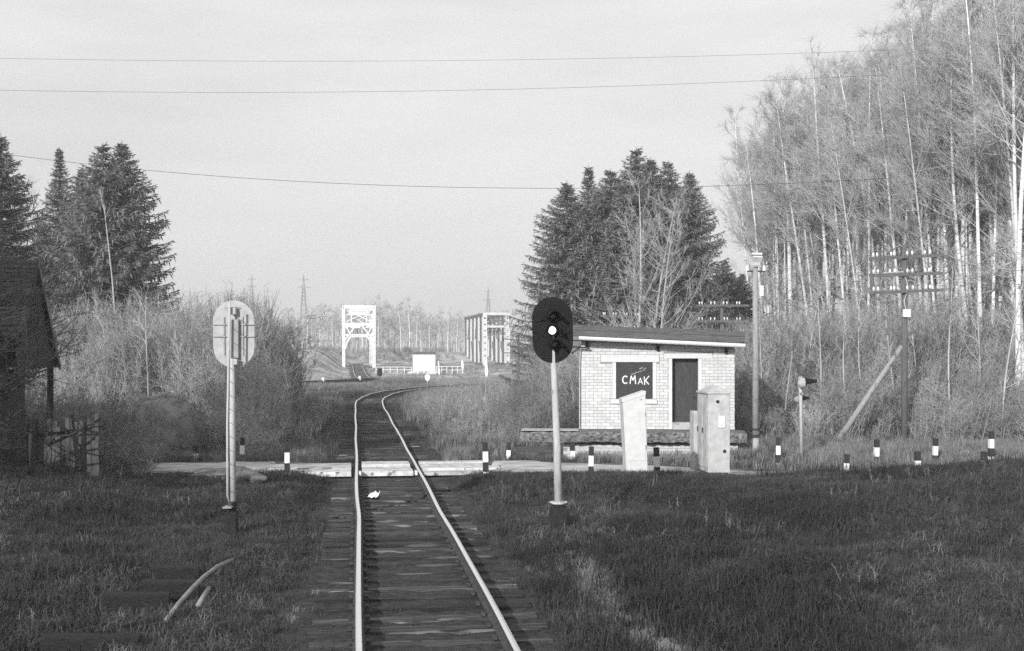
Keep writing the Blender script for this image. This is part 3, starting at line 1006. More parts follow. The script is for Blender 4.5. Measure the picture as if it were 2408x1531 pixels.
m = MB(); m.box(rl(1778, 598, -.06), (.32, .30, .06)); m.build('cap', M_post_w, lp, bevel=.02)
m = MB(); m.box(rl(1775, 622, -.24), (.24, .02, .10), (R(12), 0, R(-8))); m.build('glass', M_cab2, lp)
for px in (1757.5, 1797):
    m = MB(); m.tube([rl(px, 637), rl(px, 631), rl(px, 624)], [.055, .06, .03], 10); m.build('insulator', M_porc, lp)
m = MB(); m.bar(rl(1757, 638), rl(1797, 638), .04); m.build('crossarm', M_wire, lp)
m = MB(); m.box(rl(1790, 684, -.02), (.12, .1, .32)); m.build('junction_box', M_post_w, lp)

CD = 36.6
cl = empty('crossing_light', on(1884, CD)); cl.location.z = at(1884, 1078, CD).z
tag(cl, 'thin pale mast with hooded warning lamps turned sideways to the road', 'crossing light')
def rc(px, py, dy=0): return at(px, py, CD) - cl.location + Vector((0, dy, 0))
m = MB(); m.tube([rc(1885, 1085), rc(1883, 930), rc(1882, 905)], .05, 12); m.build('mast', M_mast, cl, smooth=True)
m = MB(); m.box(rc(1882, 896), (.10, .12, .26)); m.build('mast_cap', M_alu, cl)
for (px, py, s_, yy) in ((1888, 900, 1.0, -.25), (1888, 940, .72, .25)):
    ln = MB(); c = rc(px - 6, py, yy)
    ln.tube([c + Vector((-.13, 0, 0)), c + Vector((-.04, 0, 0)), c + Vector((.06, 0, 0))], [.06 * s_, .15 * s_, .15 * s_], 14)
    bb = ln.build('lamp', M_alu if s_ > .9 else M_alu_d, cl)
    hd = MB(); nn = 12
    for xx, kk in ((0.06, 1.0), (.36 * s_ + .06, .45)):
        for q in range(nn + 1):
            t = R(-20) + R(220) * q / nn
            hd.v.append(tuple(c + Vector((xx, .15 * s_ * kk * math.cos(t), .15 * s_ * kk * math.sin(t) + (0.0 if kk == 1 else .03)))))
    for q in range(nn): hd.f.append((q, q + 1, nn + 2 + q, nn + 1 + q)); hd.m.append(0)
    hh = hd.build('hood', M_black, cl); so = hh.modifiers.new('t', 'SOLIDIFY'); so.thickness = .006
m = MB(); m.box(rc(1890, 955), (.07, .08, .09)); m.tube([rc(1891, 963), rc(1892, 974)], [.03, .035], 8); m.box(rc(1894, 978), (.18, .2, .025)); m.build('bell', M_alu_d, cl)
m = MB(); m.bar(rc(1882, 925, -.3), rc(1882, 925, .3), .05); m.build('lamp_arm', M_alu_d, cl)


def telegraph_pole(label, px, ytop, ybase, D, arms, half, tilt, m_pole, n_ins, lean=0.0, brace=None, box=None, rz=0.0, r0=.12):
    t = empty('telegraph_pole', (0, 0, 0)); p = at(px, ybase, D)
    t.location = (p.x, D, p.z)
    tag(t, label, 'telegraph pole', 'telegraph poles along the railway')
    def rr(x, y, dy=0): return at(x, y, D) - t.location + Vector((0, dy, 0))
    m = MB(); m.tube([rr(px + lean, ybase + 40), rr(px, (ytop + ybase) / 2), rr(px, ytop)], [r0, r0 * .9, r0 * .72], 10); m.build('pole', m_pole, t, smooth=True)
    hw = half * D / F
    for (ya, sl_) in arms:
        c = rr(px, ya, -r0 - .045)
        d = Vector((math.cos(rz), math.sin(rz), sl_))
        m = MB(); m.bar(c - d * hw, c + d * hw, .085, .10); a = m.build('crossarm', M_wood_pole, t)
        for i in range(n_ins):
            q = sum(divmod(i, 2)[k_] * (.5, .13)[k_] for k_ in (0, 1)) * 8 / n_ins * .98 - .93 + random.uniform(-.03, .03)
            b = c + d * hw * q * .97 + Vector((0, 0, .05))
            m = MB(); m.tube([b, b + Vector((0, 0, .06)), b + Vector((0, 0, .12)), b + Vector((0, 0, .15))], [.012, .042, .034, .016], 8); m.build('insulator', M_porc, a)
    if brace:
        m = MB(); m.tube([rr(brace[0], brace[1]), rr(brace[2], brace[3], -.3)], [.085, .105], 10); m.build('brace', M_wood_pale, t, smooth=True)
    if box:
        m = MB(); m.box(rr(box[0], box[1], -.14), (.25, .12, .26)); m.build('junction_box', M_post_w, t, bevel=.01)
        m = MB(); m.tube([rr(box[0] - 2, box[1] - 9, -.14), rr(px - 4, 708, -.13), rr(px + 6, 680, -.14), rr(px - 1, 650, -.13), rr(px - 7, 640, -.2), rr(px - 55, 643, -.2)], .018, 6); m.build('cable', M_mast, t)
    return t


telegraph_pole('dark telegraph pole with three crossarms, a junction box and a slanting brace', 2127, 576, 1046, 42, ((605, .05), (646, .03), (686, .04)), 86, 0, M_wood_pole, 8, brace=(2120, 815, 1955, 1050), box=(2129, 737))
telegraph_pole('telegraph pole peeping over the falling end of the hut roof, two crossarms', 1698, 710, 1010, 59, ((719, 0), (756, 0)), 62, 0, M_wood_pole, 8)
telegraph_pole('telegraph pole showing only its top crossarm above the hut roof, before the spruces', 1465, 735, 990, 68, ((744, -.02), (775, 0)), 53, 0, M_wood_pole, 8)
telegraph_pole('telegraph pole among weeds close by the black shield of the lit signal', 1219, 788, 905, 118, ((800, -.09), (831, -.04), (857, -.02)), 34, 0, M_wood_pole, 6, brace=(1222, 850, 1245, 895))
telegraph_pole('small dark far telegraph pole at the foot of the grassy embankment', 646, 858, 912, 148, ((866, -.05), (878, -.05)), 22, 0, M_wire, 4, r0=.2)

# ------------------------------------------------------------------ old shed, fence, junk in the grass
A0 = at(52, 797, 26.0); A1 = at(87, 617, 28.6); A2 = at(140, 864, 32.0)
gd = Vector((A2.x - A0.x, A2.y - A0.y, 0)).normalized()      # along the gable wall
rd = Vector((-gd.y, gd.x, 0))                                # along the ridge, away from the line
shed = empty('shed', (A0.x, A0.y, gz(A0.x, A0.y)), math.atan2(rd.y, rd.x))
tag(shed, 'dark tarred wooden shed with a steep shingle roof, half hidden by bare branches', 'shed')
Mi = (Matrix.Translation(shed.location) @ Matrix.Rotation(shed.rotation_euler.z, 4, 'Z')).inverted()
a0, a1, a2 = Mi @ A0, Mi @ A1, Mi @ A2
LEN = 7.0
def sheet(name, p, q, dx0, dx1, th, m_, par):
    """roof plane from eave line p to ridge line q"""
    b = MB(); n_ = Vector((1, 0, 0)).cross(q - p).normalized()
    if n_.z < 0: n_ = -n_
    P = [p + Vector((dx0, 0, 0)), p + Vector((dx1, 0, 0)), q + Vector((dx1, 0, 0)), q + Vector((dx0, 0, 0))]
    b.hexa([v for v in P] + [v + n_ * th for v in P])
    return b.build(name, m_, par)
rf = sheet('roof', a0, a1, 0.02, LEN, .06, M_shed_roof, shed)
sheet('roof', a2, a1, 0.02, LEN, .06, M_shed_roof, shed)
nrow = 16
for i in range(nrow):
    t0, t1 = i / nrow, (i + 1.25) / nrow
    b = MB(); n_ = Vector((1, 0, 0)).cross(a1 - a0).normalized(); n_ = n_ if n_.z > 0 else -n_
    P0, P1 = a0.lerp(a1, t0), a0.lerp(a1, min(t1, 1))
    xa = 0.0; 
    while xa < 3.2:
        xb = xa + random.uniform(.1, .2)
        l0 = .085 + random.uniform(0, .015); o_ = random.uniform(-.03, .01)
        pa = P0 + (a1 - a0).normalized() * o_
        b.hexa([pa + Vector((xa, 0, 0)) + n_ * .062, pa + Vector((xb - .008, 0, 0)) + n_ * .062, P1 + Vector((xb - .008, 0, 0)) + n_ * .062, P1 + Vector((xa, 0, 0)) + n_ * .062,
                pa + Vector((xa, 0, 0)) + n_ * l0, pa + Vector((xb - .008, 0, 0)) + n_ * l0, P1 + Vector((xb - .008, 0, 0)) + n_ * .066, P1 + Vector((xa, 0, 0)) + n_ * .066])
        xa = xb
    o = b.build('shingle_course', M_shed_roof, shed)
# gable planks
ng = 30
for i in range(ng):
    t0, t1 = (i + .03) / ng, (i + .97) / ng
    y0, y1 = a0.y + (a2.y - a0.y) * t0, a0.y + (a2.y - a0.y) * t1
    def ztop(y): return np.interp(y, [a0.y, a1.y, a2.y] if a0.y < a2.y else [a2.y, a1.y, a0.y], [a0.z, a1.z, a2.z] if a0.y < a2.y else [a2.z, a1.z, a0.z])
    zb_ = a2.z + .02 + random.uniform(-.02, .02)
    if ztop(y0) < zb_ + .03 or ztop(y1) < zb_ + .03: continue
    xo = 0.10 + random.uniform(0, .012)
    m = MB(); m.hexa([(xo, y0, zb_), (xo + .03, y0, zb_), (xo + .03, y1, zb_), (xo, y1, zb_), (xo, y0, ztop(y0) - .01), (xo + .03, y0, ztop(y0) - .01), (xo + .03, y1, ztop(y1) - .01), (xo, y1, ztop(y1) - .01)])
    m.build('plank', M_shed, shed)
m = MB(); m.bar(a2 + Vector((-.02, 0, 0)), a1 + Vector((-.02, 0, 0)), .035, .16); m.build('barge_board', M_barge, shed)
m = MB(); m.bar(a0 + Vector((-.02, 0, 0)), a1 + Vector((-.02, 0, 0)), .035, .14); m.build('barge_board', M_shed, shed)
# walls below
sy = 1 if a2.y > a0.y else -1
yfront = a0.y + sy * .35
yback = a0.y + (a2.y - a0.y) * .46
nb = 24
for i in range(nb):
    x0 = .35 + i * .16
    m = MB(); m.hexa([(x0, yfront, -.3), (x0 + .152, yfront, -.3), (x0 + .152, yfront + sy * .03, -.3), (x0, yfront + sy * .03, -.3), (x0, yfront, a0.z + .15), (x0 + .152, yfront, a0.z + .15), (x0 + .152, yfront + sy * .03, a0.z + .15), (x0, yfront + sy * .03, a0.z + .15)])
    m.build('plank', M_shed, shed)
for i in range(int(abs(yback - yfront) / .16)):
    y0 = yfront + sy * (.035 + i * .16)
    m = MB(); m.hexa([(.35, y0, -.3), (.38, y0, -.3), (.38, y0 + sy * .152, -.3), (.35, y0 + sy * .152, -.3), (.35, y0, a2.z + .02), (.38, y0, a2.z + .02), (.38, y0 + sy * .152, a2.z + .02), (.35, y0 + sy * .152, a2.z + .02)])
    m.build('plank', M_shed, shed)
for yy in (a2.y - sy * .2,):
    m = MB(); m.bar((.2, yy, -.3), (.2, yy, a2.z), .14); m.build('porch_post', M_shed, shed)

fence = empty('plank_fence', on(150, 27.0))
tag(fence, 'leaning grey plank fence with uneven tops beside the dark shed', 'fence')
def rf_(px, py, D): return at(px, py, D) - fence.location
for i in range(17):
    px = 66 + i * 10.2 + random.uniform(-1.5, 1.5)
    D = 27.4 - 0.9 * i / 17
    yt = 1000 - 26 * (i / 17) + random.uniform(-14, 14) + (20 if i in (3, 8) else 0)
    b, t = rf_(px, 1112, D), rf_(px + random.uniform(-3, 3), yt, D + .05)
    m = MB(); w_ = random.uniform(.07, .10)
    m.hexa([b + Vector((-w_ / 2, 0, -.2)), b + Vector((w_ / 2, 0, -.2)), b + Vector((w_ / 2, .022, -.2)), b + Vector((-w_ / 2, .022, -.2)),
            t + Vector((-w_ / 2, 0, random.uniform(-.05, 0))), t + Vector((w_ / 2, 0, random.uniform(-.05, 0))), t + Vector((w_ / 2, .022, -.02)), t + Vector((-w_ / 2, .022, -.02))])
    m.build('plank', M_fence, fence)
for yy in (1020, 1085):
    m = MB(); m.bar(rf_(60, yy + 8, 27.45), rf_(240, yy - 14, 26.6), .04, .07); m.build('rail', M_shed, fence)
m = MB(); m.tube([rf_(112, 1047, 26.2), rf_(168, 1022, 26.2), rf_(238, 984, 26.2)], [.035, .03, .012], 7); m.build('loose_pole', M_shed, fence)
fp = empty('wooden_post', on(74, 25.5)); tag(fp, 'short dark wooden post standing in grass before the plank fence', 'post')
m = MB(); m.tube([(0, 0, -.3), (0.01, 0, .4), (0, 0, 1.05)], [.08, .075, .065], 8); m.build('shaft', M_shed, fp)

# grassy earth cellar
cel = empty('earth_cellar', on(380, 41.0))
tag(cel, 'low rounded earth mound covered in straw, below the thicket of bare saplings', 'earth mound')
nv = 26; vv = []; ff = []
for i in range(9):
    r = i / 8
    for k in range(nv):
        t = 2 * math.pi * k / nv
        vv.append((1.5 * r * math.cos(t) * (1 + .05 * math.sin(3 * t)), 1.7 * r * math.sin(t), 1.62 * math.sqrt(max(0, 1 - r ** 2.4)) - .1 + .03 * math.sin(5 * t + 4 * r)))
for i in range(8):
    for k in range(nv): ff.append((i * nv + k, i * nv + (k + 1) % nv, (i + 1) * nv + (k + 1) % nv, (i + 1) * nv + k))
mound_o = link('turf', np_mesh('turf', vv, ff, M_straw, smooth=True), cel)

# bent pipe and rotten sleepers
pp = empty('bent_pipe', on(470, 15.4)); tag(pp, 'pale bent pipe arching out of the grass beside the rotten sleepers', 'pipe')
pts = [at(388, 1462, 14.2), at(420, 1420, 14.7), at(450, 1386, 15.1), at(480, 1356, 15.6), at(510, 1333, 16.2), at(546, 1316, 17.0)]
m = MB(); m.tube([p - pp.location for p in pts], [.028, .03, .03, .03, .028, .024], 10); m.build('tube', M_pipe, pp, smooth=True)
pp2 = empty('pipe_stub', on(483, 14.9)); tag(pp2, 'short pale length of pipe lying under the bent pipe', 'pipe')
m = MB(); m.tube([at(466, 1423, 14.6) - pp2.location, at(491, 1383, 15.2) - pp2.location], [.032, .028], 10); m.build('tube', M_pipe, pp2, smooth=True)
for k_, (x0, x1, yc, D, lab) in enumerate(((352, 470, 1352, 16.6, 'rotten dark sleeper lying highest in the grass behind the bent pipe'),
                                           (330, 470, 1388, 15.6, 'rotten dark sleeper lying across the grass behind the middle of the bent pipe'),
                                           (240, 400, 1418, 15.0, 'rotten dark sleeper lying beside the lower end of the bent pipe'),
                                           (100, 330, 1520, 12.9, 'dark timber lying in the grass below the bent pipe, cut by the picture edge'))):
    a, b = at(x0, yc, D), at(x1, yc - 4, D + .15)
    o = empty('old_sleeper', (a + b) / 2); tag(o, lab, 'old sleeper', 'rotten sleepers by the bent pipe')
    d = (b - a) / 2
    m = MB(); m.bar(-d + Vector((0, 0, .02)), d + Vector((0, 0, .0)), .24, .2); m.build('timber', M_rotten, o, bevel=.015)

sl_ = empty('concrete_slab', at(512, 1113, 30.6)); tag(sl_, 'broken concrete slab lying at the road edge behind the ladder mast', 'slab')
m = MB(); m.box((0, 0, -.02), (1.15, 1.3, .16), (.03, -.04, .08)); m.build('block', M_conc_d, sl_, bevel=.02)
for (px, py, D, w_, h_, d_, lab) in ((575, 1120, 29.3, .62, .42, .5, 'larger pale boulder lying in the grass just past the ladder mast'), (606, 1126, 28.9, .40, .26, .36, 'smaller grey boulder lying in the grass past the larger pale boulder')):
    p = at(px, py, D); o = empty('boulder', (p.x, D, p.z)); tag(o, lab, 'boulder')
    bm = bmesh.new(); bmesh.ops.create_icosphere(bm, subdivisions=3, radius=.5)
    for v in bm.verts:
        n_ = 1 + .12 * math.sin(7 * v.co.x + px) + .1 * math.sin(9 * v.co.y + 2) + .1 * math.sin(6 * v.co.z + 3 * v.co.x)
        v.co = Vector((v.co.x * w_, v.co.y * d_, v.co.z * h_)) * n_
    me = bpy.data.meshes.new('stone'); bm.to_mesh(me); bm.free(); me.materials.append(M_stone)
    me.polygons.foreach_set('use_smooth', [True] * len(me.polygons))
    link('stone', me, o)

p = at(880, 1165, 27.2)
bm = bmesh.new()
for j in range(5):
    for i in range(6): bm.verts.new(((i / 5 - .5) * .2 + random.uniform(-.008, .008), (j / 4 - .5) * .26, .05 + .03 * math.sin(i * 1.9 + j) + random.uniform(-.015, .015) + .01 * j))
bm.verts.ensure_lookup_table()
for j in range(4):
    for i in range(5): bm.faces.new([bm.verts[j * 6 + i], bm.verts[j * 6 + i + 1], bm.verts[j * 6 + i + 7], bm.verts[j * 6 + i + 6]])
me = bpy.data.meshes.new('paper_scrap'); bm.to_mesh(me); bm.free(); me.materials.append(M_paper)
o = link('paper_scrap', me); o.location = (p.x, p.y, -.17); o.rotation_euler = (R(12), 0, R(-20))
so = o.modifiers.new('t', 'SOLIDIFY'); so.thickness = .003
tag(o, 'crumpled white scrap of paper lying between the rails', 'paper scrap')

# ------------------------------------------------------------------ far side: bridges, white hut, signs, pylons, wires
def truss_bridge(label, px, py, D, rz, Wd, Hh, mt_, style, leg=.5, panel=9.0, nfr=5):
    t = empty('truss_bridge', at(px, py, D), rz); tag(t, label, 'railway bridge')
    hw = Wd / 2 - leg / 2
    zt = Hh - .3
    L = panel * (nfr - 1)
    for s in (-1, 1):
        m = MB()
        for q in (-1, 1): m.bar((s * hw + q * (leg / 2 - .1), 0, 0), (s * hw + q * (leg / 2 - .1), 0, Hh), .2, .4)
        zz = .3
        while zz < Hh:
            m.box((s * hw, 0, zz), (leg - .38, .36, .82)); zz += 1.15
        m.build('portal_leg', mt_ if style == 1 else M_col_br, t)
        m = MB(); m.box((s * hw, L / 2 + .3, zt), (.42, L - .2, .5)); m.build('top_chord', mt_, t)
        m = MB(); m.box((s * hw, L / 2 + .3, .35), (.42, L - .2, .6)); m.build('bottom_chord', mt_, t)
        m = MB()
        for i in range(nfr - 1):
            v0, v1 = i * panel, (i + 1) * panel
            dw = .28 if style == 1 else .11
            if i % 2: m.bar((s * hw, v0, .7), (s * hw, v1, zt - .3), dw)
            else: m.bar((s * hw, v0, zt - .3), (s * hw, v1, .7), dw)
        for i in range(1, nfr): m.bar((s * hw, i * panel, .6), (s * hw, i * panel, zt - .25), .3 if style == 1 else .30)
        m.build('truss_web', mt_, t)
        if style == 2:
            m = MB()
            for i in range(nfr - 1): m.bar((s * hw, (i + .5) * panel, .3), (s * hw, (i + .5) * panel, zt - .3), .34)
            m.build('truss_columns', M_col_br, t)
        m = MB(); m.box((s * hw, -.3, -.5), (1.1, 1.8, 1.1)); m.build('abutment', M_conc, t)
    hi = hw - leg / 2
    if style == 1:
        z1, z2, z3 = .70 * Hh, .53 * Hh, .45 * Hh
        m = MB(); m.box((0, 0, z1), (2 * hi, .3, .42)); m.build('portal_beam', mt_, t)
        m = MB(); m.box((0, .05, z2), (2 * hi, .26, .24)); m.box((0, .0, z2 - .3), (hi * 1.1, .24, .16)); m.build('portal_beam', mt_, t)
        m = MB(); m.box((0, -.02, z1 - .05), (1.1, .3, .6)); m.build('gusset', mt_, t)
        for s in (-1, 1):
            m = MB(); m.bar((s * .45, -.05, z1 - .1), (s * hi, -.05, z3), .34, .22)
            m.bar((s * hi * .96, .02, z1 - .2), (s * hi * .62, .02, z2), .18); m.bar((s * hi * .6, -.04, z2 - .2), (s * hi * .88, -.04, z3 - .4), .26); m.bar((s * hi * .88, -.04, z3 - .4), (s * hi * .99, -.04, z3 - 1.5), .22)
            m.build('portal_brace', mt_, t)
        zlo = z1 + .3
    else:
        zlo = .74 * Hh
        m = MB(); m.box((0, 0, zlo), (2 * hi, .3, .4)); m.build('portal_beam', M_col_br, t)
    m = MB(); m.box((0, 0, Hh - .25), (2 * hi, .35, .5)); m.build('portal_beam', mt_ if style == 1 else M_col_br, t)
    for i in range(nfr):
        m = MB(); v = i * panel + .1
        if style == 2 or i in (0, 3):
            m.bar((-hi, v, zlo), (hi, v, zt - .3), .13); m.bar((hi, v + .02, zlo), (-hi, v + .02, zt - .3), .13)
        if i == 0: m.bar((-hi, v + .04, (zlo + zt) / 2), (hi, v + .04, (zlo + zt) / 2), .14)
        if i: m.box((0, v, zt), (2 * hi, .25, .22)); m.box((0, v, zlo - .1), (2 * hi, .22, .2))
        if i == 0:
            for q in (-.55, .55): m.bar((q * hi, v + .06, zlo), (q * hi, v + .06, zt), .16)
        m.build('sway_frame', mt_, t)
    m = MB()
    for i in range(nfr - 1):
        v0, v1 = i * panel, (i + 1) * panel
        m.bar((-hi, v0, zt + .1), (hi, v1, zt + .1), .12); m.bar((hi, v0, zt + .15), (-hi, v1, zt + .15), .12)
    m.build('top_bracing', mt_, t)
    m = MB(); m.box((0, L / 2, .1), (2 * hi - .1, L, .2)); m.build('bridge_floor', M_sleeper, t)
    return t

truss_bridge('white riveted truss bridge seen end-on with an arched portal, near the white hut', 844, 866, 206, R(7.6), 5.55, 10.5, M_white, 1)
truss_bridge('grey truss bridge with a lattice top, seen slantwise close to the black signal shield', 1167, 862, 228, R(9.5), 5.0, 10.0, M_grey_br, 2, leg=.75, panel=5.5, nfr=6)

# line over the white bridge
def rail_line(label, ctrl_, name='railway_track', sl_step=.9):
    P = catmull(np.array([(c[0], c[1]) for c in ctrl_], float), 10)
    zc = np.interp(P[:, 1], [c[1] for c in ctrl_], [c[2] for c in ctrl_]) if ctrl_[0][1] < ctrl_[-1][1] else None
    t = empty(name, (0, 0, 0)); tag(t, label, 'railway track')
    tang = np.gradient(P, axis=0); tang /= np.linalg.norm(tang, axis=1)[:, None]
    for s in (-1, 1):
        pts = [(P[i, 0] + tang[i, 1] * .797 * s, P[i, 1] - tang[i, 0] * .797 * s, zc[i], tang[i, 1], -tang[i, 0]) for i in range(len(P))]
        link('rail', rail_mesh(pts, 'rail'), t)
    ar = np.concatenate([[0], np.cumsum(np.linalg.norm(np.diff(P, axis=0), axis=1))])
    m = MB(); sdd = .3
    while sdd < ar[-1]:
        x, y, z_ = np.interp(sdd, ar, P[:, 0]), np.interp(sdd, ar, P[:, 1]), np.interp(sdd, ar, zc)
        tx, ty = np.interp(sdd, ar, tang[:, 0]), np.interp(sdd, ar, tang[:, 1])
        m.box((x, y, z_ - .24), (2.7, .26, .18), (0, 0, math.atan2(ty, tx) - math.pi / 2)); sdd += sl_step
    o = m.build('sleepers', M_sleeper, t); tag(o, kind='stuff')
    b = MB()
    return t
rail_line('dark railway line running down from the white truss bridge into the weeds', [(-11.5, 128, -.45), (-15, 141, -.4), (-18.8, 157, -.2), (-22.3, 180, .25), (-25.4, 203, .75), (-30.5, 240, 1.15)])
# low dark edge of the branch line crossing behind the meadow
ed = MB()
q0, q1 = at(600, 906, 121), at(890, 892, 150)
dv = (q1 - q0)
m = MB(); m.bar(q0, q1, .24, .38); eo = empty('timber_kerb', (0, 0, 0)); m.build('beam', M_sleeper, eo)
for s in (0.12, .5, .82):
    m = MB(); c = q0 + dv * s; m.box(c + Vector((0, -.3, .25)), (.26, .26, .5)); m.build('stub', M_post_w, eo)
tag(eo, 'long dark timber kerb with white stubs at the foot of the grassy embankment', 'kerb')

# gravel path along the embankment top
rows = []
for i in range(40):
    px = 620 + 215 * i / 39; D = 212 - 8 * i / 39
    X = (px - CX) / F * D
    rows.append([(X, D - 1.5, gz(X, D - 1.5) + .12), (X, D, gz(X, D) + .16), (X, D + 1.6, gz(X, D + 1.6) + .12)])
strip('path', rows, M_conc_l)

WD = 192.0
wh = empty('white_hut', at(997, 873, WD), R(1.5)); kw = WD / F
tag(wh, 'small whitewashed flat-roofed hut standing between the two truss bridges', 'hut')
m = MB(); m.box((0, 1.6, 20 * kw), (52 * kw, 3.2, 40 * kw)); m.build('wall', M_whitewash, wh)
m = MB(); m.hexa([(-28 * kw, -.2, 40 * kw), (28 * kw, -.2, 40 * kw), (28 * kw, 3.4, 40 * kw), (-28 * kw, 3.4, 40 * kw), (-28 * kw, -.2, 42.5 * kw), (28 * kw, -.2, 42.5 * kw), (26 * kw, 3.4, 46 * kw), (-20 * kw, 3.4, 46 * kw)]); m.build('roof', M_fascia, wh)
m = MB(); m.box((0, -.03, 15 * kw), (13 * kw, .06, 28 * kw)); m.build('door', M_post_w, wh)
m = MB(); m.box((0, -.5, -2.4 * kw), (78 * kw, 1.2, 4 * kw)); m.build('platform', M_conc_l, wh)
m = MB(); m.box((-4 * kw, -1.4, -8 * kw), (66 * kw, .6, 8 * kw)); m.build('retaining_block', M_conc_l, wh)
for (x0, x1, yt, yb, lab) in ((884, 968, 863, 876, 'thin pale pipe railing between the white bridge and the white hut'), (1026, 1088, 862, 878, 'thin pale pipe railing between the white hut and the grey bridge')):
    o = empty('railing', at(x0, yb, WD - 1)); tag(o, lab, 'railing')
    def rq(x, y): return at(x, y, WD - 1) - o.location
    for yy in (yt, (yt + yb) / 2):
        m = MB(); m.bar(rq(x0, yy), rq(x1, yy), .09); m.build('rail', M_post_w, o)
    npst = 6
    for i in range(npst):
        xx = x0 + (x1 - x0) * i / (npst - 1); m = MB(); m.bar(rq(xx, yb + 2), rq(xx, yt), .10); m.build('post', M_post_w, o)
for (px, y0, y1, D, w_, lab) in ((1144.5, 847, 879, 185, .42, 'leaning white kilometre post in weeds before the grey truss bridge'), (694, 812, 834, 205, .5, 'white kilometre post on top of the grassy embankment'), (1033, 850, 874, 188, .2, 'slim white post at the corner of the white hut platform'), (1089, 848, 874, 200, .34, 'small white post with a rounded top at the foot of the grey bridge')):
    o = empty('white_post', at(px, y1, D)); tag(o, lab, 'post')
    m = MB(); m.hexa([(-w_ / 2, -w_ / 2, -.6), (w_ / 2, -w_ / 2, -.6), (w_ / 2, w_ / 2, -.6), (-w_ / 2, w_ / 2, -.6), (-w_ / 2 - .12, -w_ / 2, (y1 - y0) * D / F), (w_ / 2 - .16, -w_ / 2, (y1 - y0) * D / F), (w_ / 2 - .16, w_ / 2, (y1 - y0) * D / F), (-w_ / 2 - .12, w_ / 2, (y1 - y0) * D / F)]); m.build('shaft', M_whitewash, o)
rs = empty('round_sign', at(1005, 915, 100)); tag(rs, 'small white rounded sign on a short post where the rails curve away', 'sign')
m = MB(); cz = at(1005, 888, 100) - rs.location
m.prism([(.235 * math.cos(t) * (1 if math.sin(t) > 0 else .82), .26 * math.sin(t) + .0) for t in np.linspace(0, 2 * math.pi, 22)[:-1]], .02, Matrix.Translation(cz)); m.build('disc', M_whitewash, rs)
m = MB(); m.tube([Vector((0, .04, -.6)), cz + Vector((0, .04, .1))], .035, 8); m.build('post', M_mast, rs)
ds = empty('dwarf_signal', at(893, 897, 140)); tag(ds, 'small dark dwarf signal on a thin post near the foot of the white bridge', 'railway signal')
m = MB(); m.tube([(0, 0, -.6), (0, 0, .75)], .05, 8); m.build('mast', M_wire, ds)
m = MB(); m.box((0, 0, 1.05), (.5, .4, .85)); m.build('lamp_housing', M_black, ds, bevel=.05)

def pylon(label, px, ytop, D, arms):
    zt = EYE + (HY - ytop) / F * D; X = (px - CX) / F * D; z0 = gz(X, D)
    t = empty('pylon', (X, D, z0), R(random.uniform(-20, 20))); tag(t, label, 'pylon', 'far pylons above the wood')
    Ht = zt - z0; b0, b1 = .07 * Ht, .35
    def w(z): return b0 + (b1 - b0) * min(z / (Ht * .82), 1)
    m = MB()
    for sx in (-1, 1):
        for sy_ in (-1, 1):
            m.bar((sx * b0, sy_ * b0, -1), (sx * b1, sy_ * b1, Ht * .82), .16); m.bar((sx * b1, sy_ * b1, Ht * .82), (0, 0, Ht), .12)
    m.build('legs', M_pylon, t)
    m = MB(); z = 0
    while z < Ht * .8:
        z2 = z + w(z) * 2.2
        for s in (-1, 1):
            m.bar((-w(z), s * w(z), z), (w(z2), s * w(z2), z2), .08); m.bar((w(z), s * w(z), z), (-w(z2), s * w(z2), z2), .08)
            m.bar((s * w(z), -w(z), z), (s * w(z2), w(z2), z2), .08)
        z = z2
    m.build('bracing', M_pylon, t)
    for (fr, half) in arms:
        m = MB(); zz = Ht * fr
        for s in (-1, 1): m.bar((0, 0, zz + .5), (s * half, 0, zz), .14); m.bar((0, 0, zz - .2), (s * half, 0, zz), .14)
        m.build('crossarm', M_pylon, t)
pylon('tall pylon with two crossarms, highest one above the wood by the white bridge', 714, 645, 420, ((.93, 1.6), (.83, 2.2)))
pylon('slim distant pylon tip just above the bushes, nearest the ladder mast', 592, 645, 470, ((.93, 1.5), (.84, 1.8)))
pylon('short distant pylon between the ladder mast and the tallest pylon', 629, 675, 560, ((.93, 1.8), (.84, 2.2)))
pylon('distant pylon rising behind the grey lattice bridge', 1148, 675, 520, ((.93, 2.0), (.80, 2.4)))

def wire(label, P, D, r):
    P = np.array(P, float)
    co = np.polyfit(P[:, 0], P[:, 1], 2 if len(P) < 5 else 4)
    xs_ = np.linspace(P[0, 0], P[-1, 0], 60)
    pts = [at(x, np.polyval(co, x), D) for x in xs_]
    d0 = (pts[0] - pts[1]).normalized(); d1 = (pts[-1] - pts[-2]).normalized()
    pts = [pts[0] + d0 * 8] + pts + [pts[-1] + d1 * 14]
    m = MB(); m.tube(pts, r, 5); o = m.build('overhead_wire', M_wire, None)
    tag(o, label, 'overhead wire', 'wires crossing the sky')
wire('topmost thin wire crossing the whole sky', [(0, 137), (700, 144), (1980, 122)], 62, .0065)
wire('middle thin wire crossing the whole sky', [(0, 212), (700, 217), (1830, 188)], 62, .0075)
wire('lowest wire, sagging from the twin spruce to the spruces behind the hut', [(0, 361), (200, 385), (660, 425), (1000, 438), (1350, 443), (1700, 437), (2000, 424)], 62, .011)

